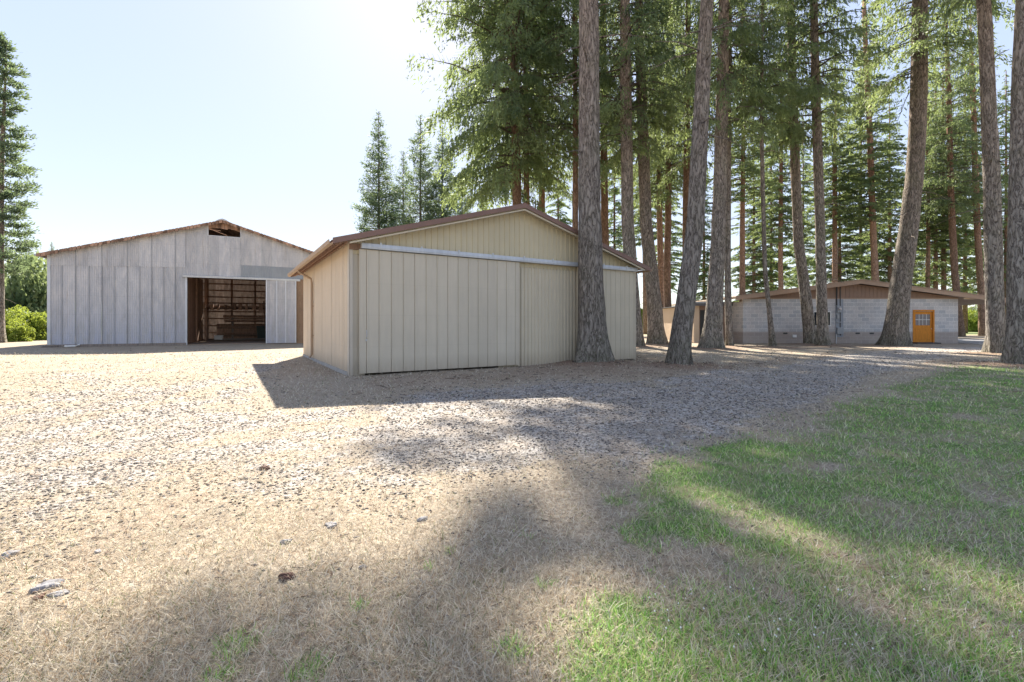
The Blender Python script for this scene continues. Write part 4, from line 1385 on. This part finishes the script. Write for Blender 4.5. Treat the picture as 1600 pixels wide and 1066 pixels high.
# ------------------------------------------------------------------ GREY BARN
BU = Vector((.9, .434)).normalized()
BA = Vector((-29.4, 28.9))
BR = empty('metal_barn', (BA.x, BA.y, 0), math.atan2(BU.y, BU.x))
tag(BR, 'large weathered galvanised metal barn with an open sliding door', 'barn')
BW, BD, BE, BZ = 18.9, 15.0, 5.92, 8.86
bs = (BZ - BE) / (BW / 2)
def bz(x): return BE + bs * (x if x < BW / 2 else BW - x)
wave = [(0, 0), (.03, .012), (.055, .012), (.085, 0)]
rn = random.Random(21)
m = MB()
def bsheet(x0, x1, zb, zt, y=0.0, start=0.0, var=.09, panel=.66):
    m.sheet(x0, x1, zb, zt, y, wave, .11, start=start, extra=(BW / 2,), panel=panel, var=var, rnd=rn, lap=.012)
def lowtop(x): return min(5.25 + .035 * x, bz(x) - .02)
bsheet(.14, 7.21, .16, lowtop)
bsheet(.14, 7.21, lambda x: lowtop(x) - .05 if bz(x) > 5.4 else bz(x) - .03, lambda x: bz(x) - .02, -.03, .0)
bsheet(7.21, 8.54, 4.92, lambda x: bz(x) - .02, -.012, 7.21)
bsheet(8.54, 10.54, 4.92, 7.82, -.03, 8.54, panel=.667)
bsheet(10.54, BW, 5.75, lambda x: bz(x) - .02, -.012, 10.54, panel=.68)
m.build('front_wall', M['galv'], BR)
m = MB(); m.sheet(10.54, BW, 4.92, 5.80, -.045, wave, .11, start=10.54, panel=.68, var=.05, lap=.012)
o = m.build('lower_sheet_band', M['greymetal'], BR)
m = MB()      # dark seam battens where the sheets lap
for k in range(1, 11):
    x = .0 + k * .66 + .02
    m.box(x, x + .022, -.052, -.012, .16, bz(x) - .05, .9)
m.build('seam_strip', M['greymetal'], BR)
m = MB(); m.box(-.02, .14, -.05, .1, .1, BE - .05); m.build('corner_trim', M['track'], BR)
m = MB(); m.box(-.1, 7.25, -.06, .06, -.2, .17); m.box(-.25, .5, -.16, -.07, -.2, .08, .7); m.build('sill_beam', M['greywood'], BR, bevel=.01)
m = MB(); m.tube([(.9, -.3, .06), (1.4, -.28, .07), (1.55, -.1, .16)], .06, 10); m.build('drain_pipe', M['white'], BR)
# ridge boards above the loft opening
m = MB()
x = 8.54
while x < 10.54:
    x2 = min(x + .2, 10.54); mid = (x + x2) / 2
    zz = 8.36 + rn.uniform(-.05, .04)
    m.prism([(x + .006, zz), (x2 - .006, zz), (x2 - .006, bz(x2) - .02), (x + .006, bz(x) - .02)], 'y', -.02, .02, rn.uniform(.7, 1.6))
    x = x2
m.bar((8.6, -.0, 8.3), (9.7, .02, 7.9), .05, .03, 2.2)
m.bar((8.54, .0, 8.25), (9.3, .0, 8.2), .04, .04, 1.5)
m.build('gable_boards', M['rust'], BR)
m = MB(); m.box(8.5, 8.56, -.05, .05, 7.8, 8.5); m.box(10.52, 10.58, -.05, .05, 7.8, 8.5); m.box(8.56, 10.52, -.05, .0, 7.78, 7.83); m.build('vent_frame', M['track'], BR)
# brown plywood beside the door
m = MB()
for k, zz in enumerate((0.0, 1.25, 2.5, 3.75)):
    for j in range(4):
        x = 14.0 + j * 1.225
        m.box(x + .004, x + 1.22, -.0, .03, zz + .004, min(zz + 1.245, 4.9), rn.uniform(.85, 1.15))
m.build('plywood_wall', M['plywood'], BR)
# sliding door leaf and track
m = MB()
m.sheet(12.17, 14.24, .04, 4.76, -.14, wave, .11, panel=.69, var=.05, rnd=rn, lap=.02)
m.box(12.17, 14.24, -.12, -.08, .06, 4.74)
leaf = m.build('sliding_door', M['galv'], BR)
m = MB()
for x in (12.19, 12.88, 13.48, 14.14):
    m.box(x, x + .05, -.175, -.141, .05, 4.76, 1.25)
m.build('batten', M['track'], leaf)
m = MB(); m.prism([(-.05, 4.76), (-.20, 4.76), (-.22, 4.90), (-.05, 4.93)], 'x', 7.05, 14.5); m.build('door_track', M['track'], BR)
m = MB(); m.box(7.19, 7.30, -.05, .09, 0, 4.76); m.build('door_jamb', M['track'], BR)
# roof
m = MB()
for sg in (-1, 1):
    xe = -.4 if sg < 0 else BW + .4
    zz = BE - bs * .4
    m.prism([(xe, zz), (BW / 2, BZ), (BW / 2, BZ + .05), (xe, zz + .05)], 'y', -.35, BD + .35)
m.build('roof', M['rust'], BR)
m = MB()
n = 46
for sg in (-1, 1):
    for k in range(n):
        t = k / n
        xa = -.4 + (BW / 2 + .4) * t; xb = -.4 + (BW / 2 + .4) * ((k + rn.uniform(.75, .98)) / n)
        za = BE + bs * xa; zb_ = BE + bs * xb
        if sg > 0: xa, xb = BW - xa, BW - xb
        lo = rn.uniform(.10, .16)
        m.prism([(xa, za - lo), (xb, zb_ - lo), (xb, zb_ + .075 + rn.uniform(0, .02)), (xa, za + .07)], 'y', -.40, -.352, rn.uniform(.6, 1.9))
m.build('roof_edge', M['rust'], BR)
m = MB(); m.prism([(BW / 2 - .45, BZ - .06), (BW / 2 - .2, BZ + .1), (BW / 2, BZ + .16), (BW / 2 + .2, BZ + .1), (BW / 2 + .45, BZ - .06), (BW / 2, BZ + .05)], 'y', -.44, BD + .4); m.build('ridge_cap', M['galv'], BR)
m = MB(); m.box(-.52, -.40, -.38, BD, BE - .18, BE - .08, 1.3); m.build('gutter', M['greymetal'], BR)
# remaining shell: right wall, rear wall with girts, left wall with an unseen open bay added to light the inside
m = MB(); m.sheet(0, BD, 0, BE - .05, BW, wave, .11, panel=.7, var=.1, axis='y', rnd=rn)
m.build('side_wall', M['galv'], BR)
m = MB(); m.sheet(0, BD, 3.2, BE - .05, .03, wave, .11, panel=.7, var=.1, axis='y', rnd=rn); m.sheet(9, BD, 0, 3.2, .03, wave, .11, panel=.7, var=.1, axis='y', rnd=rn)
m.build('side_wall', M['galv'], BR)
m = MB(); m.sheet(0.1, BW - .1, -.1, lambda x: bz(x) - .6, BD, wave, .11, extra=(BW / 2,), panel=.7, var=.22, rnd=rn)
m.build('rear_wall', M['fibre'], BR)
m = MB()
for k in range(10):
    x = .2 + k * 2.05
    m.box(x, x + .16, BD - .22, BD - .06, 0, bz(x) - .1)
for zz in (.55, 1.25, 1.95, 2.65, 3.5, 4.1, 4.75, 5.4):
    m.box(.2, BW - .2, BD - .30, BD - .222, zz, zz + .12)
for yy in (.12, 5.0, 9.8):      # bents: posts and tie beams
    for x in (.25, 6.9, 12.3, BW - .45):
        m.box(x, x + .2, yy, yy + .2, 0, bz(x) - .1)
    m.prism([(.2, 5.5), (BW - .2, 5.5), (BW - .2, 5.75), (.2, 5.75)], 'y', yy + .02, yy + .14)
    for sg in (-1, 1):
        a = .2 if sg < 0 else BW - .2
        m.prism([(a, BE - .28), (BW / 2, BZ - .30), (BW / 2, BZ - .05), (a, BE - .03)], 'y', yy + .0, yy + .06)
m.build('timber_frame', M['brownwood'], BR)
m = MB()
m.box(.3, BW - .3, 9.3, BD - .35, 2.95, 3.12)
for k in range(34):
    x = .4 + k * .54
    m.box(x, x + rn.uniform(.05, .4), 9.0, 9.3, 2.78 + rn.uniform(-.12, .06), 3.2 + rn.uniform(0, .12), rn.uniform(.5, 1.4))
m.build('loft_floor', M['brownwood'], BR)
m = MB(); m.box(.1, BW - .1, .15, BD - .05, -.1, .03); m.build('barn_floor', M['dust'], BR)
def inbarn(name, x, y, z=.03):
    p = BA + BU * x + Vector((-BU.y, BU.x)) * y
    return empty(name, (p.x, p.y, z), math.atan2(BU.y, BU.x))
m = MB()
for k in range(26):
    m.box(6.95, 7.0, .5 + k * .3, .5 + k * .3 + .28, .05, 5.3, rn.uniform(.6, 1.3))
m.build('board_partition', M['brownwood'], BR)
m = MB()
for k in range(22):
    m.box(15.2, 15.25, .5 + k * .4, .5 + k * .4 + .37, .05, 2.8, rn.uniform(.6, 1.3))
m.build('board_partition', M['brownwood'], BR)
m = MB()
for k in range(9):
    m.box(7.2, 15.1, 14.6, 14.62, .05 + k * .16, .05 + k * .16 + .15, rn.uniform(.6, 1.5))
m.build('board_partition', M['brownwood'], BR)
# things inside
t = inbarn('pipe_rack', 8.6, 11.4); tag(t, 'rack of long dark pipes lying level inside the barn doorway', 'rack')
m = MB()
for x in (.2, 3.0, 5.6):
    m.box(x, x + .1, 0, .1, 0, 2.3); m.box(x, x + .1, .7, .8, 0, 2.3)
    for z in (.35, .95, 1.55): m.box(x + .0, x + .1, .1, .7, z, z + .08)
m.box(.1, 5.6, .32, .40, .36, .42)
m.build('frame', M['greywood'], t)
for lev, z in enumerate((.48, 1.08, 1.68, 2.1)):
    m = MB()
    for k in range(9):
        m.tube([(-.3 + rn.uniform(-.2, .3), .02 + (k % 6) * .13, z + (k // 6) * .11), (6.2 + rn.uniform(-.3, .2), .02 + (k % 6) * .13, z + (k // 6) * .11)], .06, 7, rn.uniform(.5, 1.4))
    m.build('pipes', M['brownwood'], t)
t = inbarn('livestock_gate', 12.0, 8.2); tag(t, 'tall barred metal gate standing in the right of the barn doorway', 'gate')
m = MB()
m.tube([(0, 0, 0), (0, 0, 2.7), (1.6, 0, 2.7), (1.6, 0, 0)], .035, 8)
m.build('frame', M['rust'], t)
m = MB()
for k in range(13): m.tube([(0, 0, .2 + k * .2), (1.6, 0, .2 + k * .2)], .018, 6)
m.build('bars', M['track'], t)
t = inbarn('white_crate', 7.55, 10.4); tag(t, 'small white foam box on the barn floor at the left of the doorway', 'box')
m = MB(); m.box(0, .65, 0, .45, 0, .34); m.build('body', M['white'], t, bevel=.02)
m = MB(); m.box(-.02, .67, -.02, .47, .341, .41); m.build('lid', M['white'], t, bevel=.015)
t = inbarn('feed_bin', 11.0, 10.9); tag(t, 'dark green bin beside the pipe rack inside the barn', 'bin')
m = MB(); m.prism([(0, 0), (1.2, 0), (1.35, 1.2), (-.1, 1.2)], 'y', 0, .8); m.build('body', paint('dark_green_paint', (.05, .07, .055), .6, .2), t, bevel=.02)
m = MB(); m.box(-.14, 1.39, -.04, .84, 1.2, 1.27); m.build('lid', M['darkmetal'], t, bevel=.01)
t = inbarn('long_plank', 8.2, 10.3); tag(t, 'long pale plank lying along the barn floor before the pipe rack', 'plank')
m = MB(); m.box(0, 5.2, 0, .28, 0, .10); m.build('board', M['greywood'], t)
t = inbarn('leaning_pole', 11.75, 9.4); tag(t, 'pinkish upright pole leaning left of the barred gate', 'pole')
m = MB(); m.tube([(0, 0, 0), (-.18, .1, 3.6)], .05, 8); m.build('pole', M['rust'], t)

# ------------------------------------------------------------------ BLOCK BUILDING
BY = 34.6
cx0 = (1161 - 800) / F * BY; cx1 = (1497 - 800) / F * BY
KB = empty('block_building', (cx0, BY, 0)); tag(KB, 'long grey concrete block building with a low brown gable roof', 'building')
KW = cx1 - cx0; KT = 3.44; ax = (1336 - 800) / F * BY - cx0; AZt = 4.72
ks = .132
def kz(x): return AZt - ks * abs(x - ax)
dx0 = (1428 - 800) / F * BY - cx0; dx1 = (1458 - 800) / F * BY - cx0
wx0 = (1272 - 800) / F * BY - cx0; wx1 = (1297 - 800) / F * BY - cx0
wz0, wz1 = 1.38, 2.38
dz = 2.42
m = MB()
m.box(0, wx0, 0, .2, -.1, KT); m.box(wx0, wx1, 0, .2, -.1, wz0); m.box(wx0, wx1, 0, .2, wz1, KT)
m.box(wx1, dx0, 0, .2, -.1, KT); m.box(dx0, dx1, 0, .2, dz, KT); m.box(dx1, KW, 0, .2, -.1, KT)
m.build('front_wall', M['block'], KB)
m = MB(); m.box(0, .2, .2, 1.9, -.1, KT - .25); m.build('side_wall', M['block'], KB).location = (0.002, 0, 0)
m = MB(); m.box(KW - .2, KW, .2, 15, -.1, KT - .1); m.build('side_wall', M['block'], KB)
m = MB(); m.box(0, KW, 15, 15.2, -.1, KT - .1); m.box(0.05, .2, 1.9, 15, -.1, KT - .3); m.build('rear_wall', M['block'], KB)
# gable siding
m = MB()
m.sheet(-.05, KW, KT - .02, lambda x: kz(x) - .2, -.012, [(0, 0), (.015, -.012), (.025, -.012), (.03, 0)], .30, extra=(ax,), panel=.6, var=.04)
m.face([(-.05, .01, KT), (KW, .01, KT), (KW, .01, kz(KW) - .2), (ax, .01, kz(ax) - .2), (-.05, .01, kz(-.05) - .2)])
m.build('gable_siding', M['siding'], KB)
m = MB(); m.box(-.06, KW, -.04, -.001, KT - .06, KT + .02); m.build('drip_board', M['fascia'], KB)
# roof with fascia
xl, xr = -.78, (1541 - 800) / F * BY - cx0 + 2.2
m = MB()
m.prism([(xl, kz(xl) - .04), (ax, kz(ax) - .04), (xr, kz(xr) - .04), (xr, kz(xr) + .03), (ax, kz(ax) + .03), (xl, kz(xl) + .03)], 'y', -.58, 15.6)
m.build('roof', M['fascia'], KB)
m = MB()
m.prism([(xl - .02, kz(xl) - .24), (ax, kz(ax) - .24), (xr + .02, kz(xr) - .24), (xr + .02, kz(xr) + .05), (ax, kz(ax) + .05), (xl - .02, kz(xl) + .05)], 'y', -.65, -.585)
m.build('fascia', M['fascia'], KB)
m = MB()
for (a, b) in ((xl, ax), (ax, xr)):
    m.prism([(a, kz(a) + .052), (b, kz(b) + .052), (b, kz(b) + .10), (a, kz(a) + .10)], 'y', -.69, -.55)
m.build('roof_edge', paint('roof_edge_brown', (.33, .24, .18), .6, .1), KB)
m = MB()
x = xl + .3
m.box(KW, xr - .1, -.45, -.35, kz(KW) - .36, kz(KW) - .24); m.build('carport_beam', M['cream'], KB)
px_ = (1538 - 800) / F * BY - cx0
m = MB(); m.box(px_ - .06, px_ + .06, -.4, -.28, -.1, 3.1); m.build('carport_post', M['brownwood'], KB)
m = MB(); m.box(xl - .12, xl - .02, -.6, 15, kz(xl) - .14, kz(xl) - .0); m.build('gutter', M['cream'], KB)
# window
m = MB(); fw = .06
m.box(wx0, wx1, -.02, .05, wz0 - fw, wz0 - .002); m.box(wx0 - .0, wx1, -.02, .05, wz1 + .002, wz1 + fw); m.box(wx1 + .0, wx1 + fw, -.02, .05, wz0 - fw, wz1 + fw); m.box(wx0 - fw, wx0, -.02, .05, wz0 - fw, wz1 + fw)
w = m.build('window', M['white'], KB)
m = MB(); m.box(wx0, wx1, .06, .08, wz0, wz1); m.build('pane', M['glass'], w)
# orange half-glazed door
m = MB()
m.box(dx0 - .09, dx0 + .03, -.03, .12, 0, dz + .02); m.box(dx1 - .03, dx1 + .09, -.03, .12, 0, dz + .02); m.box(dx0 - .09, dx1 + .09, -.034, .12, dz + .02, dz + .13)
m.build('door_frame', M['orange'], KB)
m = MB()
a, b = dx0 + .03, dx1 - .03
m.box(a, b, .06, .11, .10, 1.25); m.box(a, a + .14, .06, .11, 1.25, dz); m.box(b - .14, b, .06, .11, 1.25, dz); m.box(a + .14, b - .14, .06, .11, 2.22, dz); m.box(a + .14, b - .14, .06, .11, 1.25, 1.38)
m.box(a + .18, b - .18, .045, .06, .28, 1.10)
door = m.build('door', M['orange'], KB)
m = MB(); m.box(a + .14, b - .14, .075, .09, 1.38, 2.22); m.build('pane', mat_glass('door_glass', (.10, .09, .12)), door)
m = MB()
for k in (1, 2, 3):
    x = a + .14 + (b - a - .28) * k / 4; m.box(x - .014, x + .014, .062, .074, 1.38, 2.22)
m.box(a + .14, b - .14, .058, .073, 1.79, 1.82); m.build('muntins', M['white'], door)
m = MB()
hw = (b - a - .28)
m.box(a + .16, a + .14 + hw * .5, .0905, .096, 1.40, 2.20); m.build('curtain', M['white'], door)
m = MB(); m.tube([(b - .09, .055, 1.12), (b - .09, .01, 1.12), (b - .09, -.02, 1.12)], [.015, .03, .028], 10); m.build('knob', M['track'], door)
m = MB(); m.box(dx0 - .2, dx1 + .1, -.55, -.05, -.05, .09); m.build('door_step', M['darkmetal'], KB, bevel=.01)
# electric service
ex = (1311 - 800) / F * BY - cx0
m = MB(); m.tube([(ex - .22, -.06, 4.35), (ex - .22, -.06, 2.9)], .045, 8); m.tube([(ex + .06, -.05, 4.3), (ex + .06, -.05, .6)], .03, 8, 1.2); m.build('conduit', M['darkmetal'], KB)
m = MB(); m.box(ex - .28, ex + .3, -.035, -.002, .5, 3.35); m.build('backing_panel', M['bluegrey'], KB)
m = MB(); m.box(ex - .22, ex + .12, -.16, -.036, 2.35, 2.85); mb_ = m.build('meter_box', M['greymetal'], KB, bevel=.01)
m = MB(); m.tube([(ex - .05, -.16, 2.62), (ex - .05, -.24, 2.62), (ex - .05, -.27, 2.62)], [.11, .105, .06], 14); m.build('meter', M['meterglass'], mb_)
m = MB(); m.box(ex - .24, ex + .24, -.17, -.036, .72, 1.22); m.build('breaker_box', M['greymetal'], KB, bevel=.01)
m = MB(); m.box(ex - .2, ex + .2, -.12, -.036, 1.58, 1.66); m.build('cable_duct', M['greymetal'], KB)
m = MB(); m.box(ex - .23, ex - .05, -.14, -.036, 1.9, 2.2); m.build('junction_box', M['greymetal'], KB)
m = MB(); m.tube([(ex - .25, -.07, .7), (ex - .25, -.07, -.05)], .03, 8); m.build('ground_pipe', M['track'], KB)
vx = (1241 - 800) / F * BY - cx0
m = MB(); m.box(vx - .14, vx + .14, -.09, -.002, .46, .66); m.build('dryer_vent', M['white'], KB, bevel=.02)
for pxx, pyy in ((1227, 521), (1340, 521), (1362, 521)):
    x, z = PZ(pxx, pyy, BY); x -= cx0; m = MB(); m.box(x - .16, x + .16, -.012, -.002, z - .06, z + .06); m.build('foundation_vent', M['darkmetal'], KB)
# low wing at left
wy = 2.1
wl = (1084 - 800) / F * (BY + wy) - cx0
m = MB(); m.box(wl + .42, -.0, wy, wy + .15, -.1, 2.95); m.build('wing_wall', M['siding'], KB)
m = MB(); m.box(wl, wl + .42, wy - .04, wy + .2, -.1, 2.95); m.build('wing_pier', M['cream'], KB)
m = MB(); m.box(wl + 2.0, wl + 2.35, wy - .012, wy - .002, 0, 2.5); m.box(wl + .5, wl + 1.4, wy - .012, wy - .002, 0.05, 2.6, .6); m.build('dark_opening', M['darkmetal'], KB)
m = MB(); m.box(wl - .3, -.02, wy - .5, 13, 2.97, 3.03); m.box(wl - .3, -.02, wy - .55, wy - .5, 2.92, 3.22); m.build('wing_roof', M['darkroof'], KB)
m = MB(); m.box(wl - .34, .0, wy - .6, wy - .552, 3.12, 3.24); m.build('wing_gutter', M['greymetal'], KB)
m = MB(); m.box(wl, wl + .15, wy + .2, 13, -.1, 2.95); m.build('wing_side_wall', M['cream'], KB)

# small cream outbuilding far behind
oy = 58.0
ox = (1044 - 800) / F * oy
OB = empty('cream_outbuilding', (ox, oy, 0)); tag(OB, 'small cream outbuilding far back, seen left of the leaning trunk', 'building')
m = MB(); m.box(0, 6, 0, .2, 0, 3.5); m.box(0, .2, .2, 5, 0, 3.5); m.box(5.8, 6, .2, 5, 0, 3.5); m.box(.2, 5.8, 4.8, 5, 0, 3.5); m.build('wall', M['cream'], OB)
m = MB(); m.prism([(-.4, 3.5), (6.4, 3.5), (6.4, 3.62), (3, 3.95), (-.4, 3.62)], 'y', -.4, 5.4); m.build('roof', M['fascia'], OB)
m = MB(); m.box(.55, 1.15, -.03, -.001, 1.2, 2.4); w = m.build('window', M['white'], OB)
m = MB(); m.box(.61, 1.09, -.045, -.031, 1.26, 2.34); m.build('pane', M['glass'], w)

# concrete apron beyond the carport
m = MB(); m.box(cx1 + .1, cx1 + 9, 33.2, 52, -.1, .05); o = m.build('concrete_apron', M['conc']); tag(o, kind='structure')
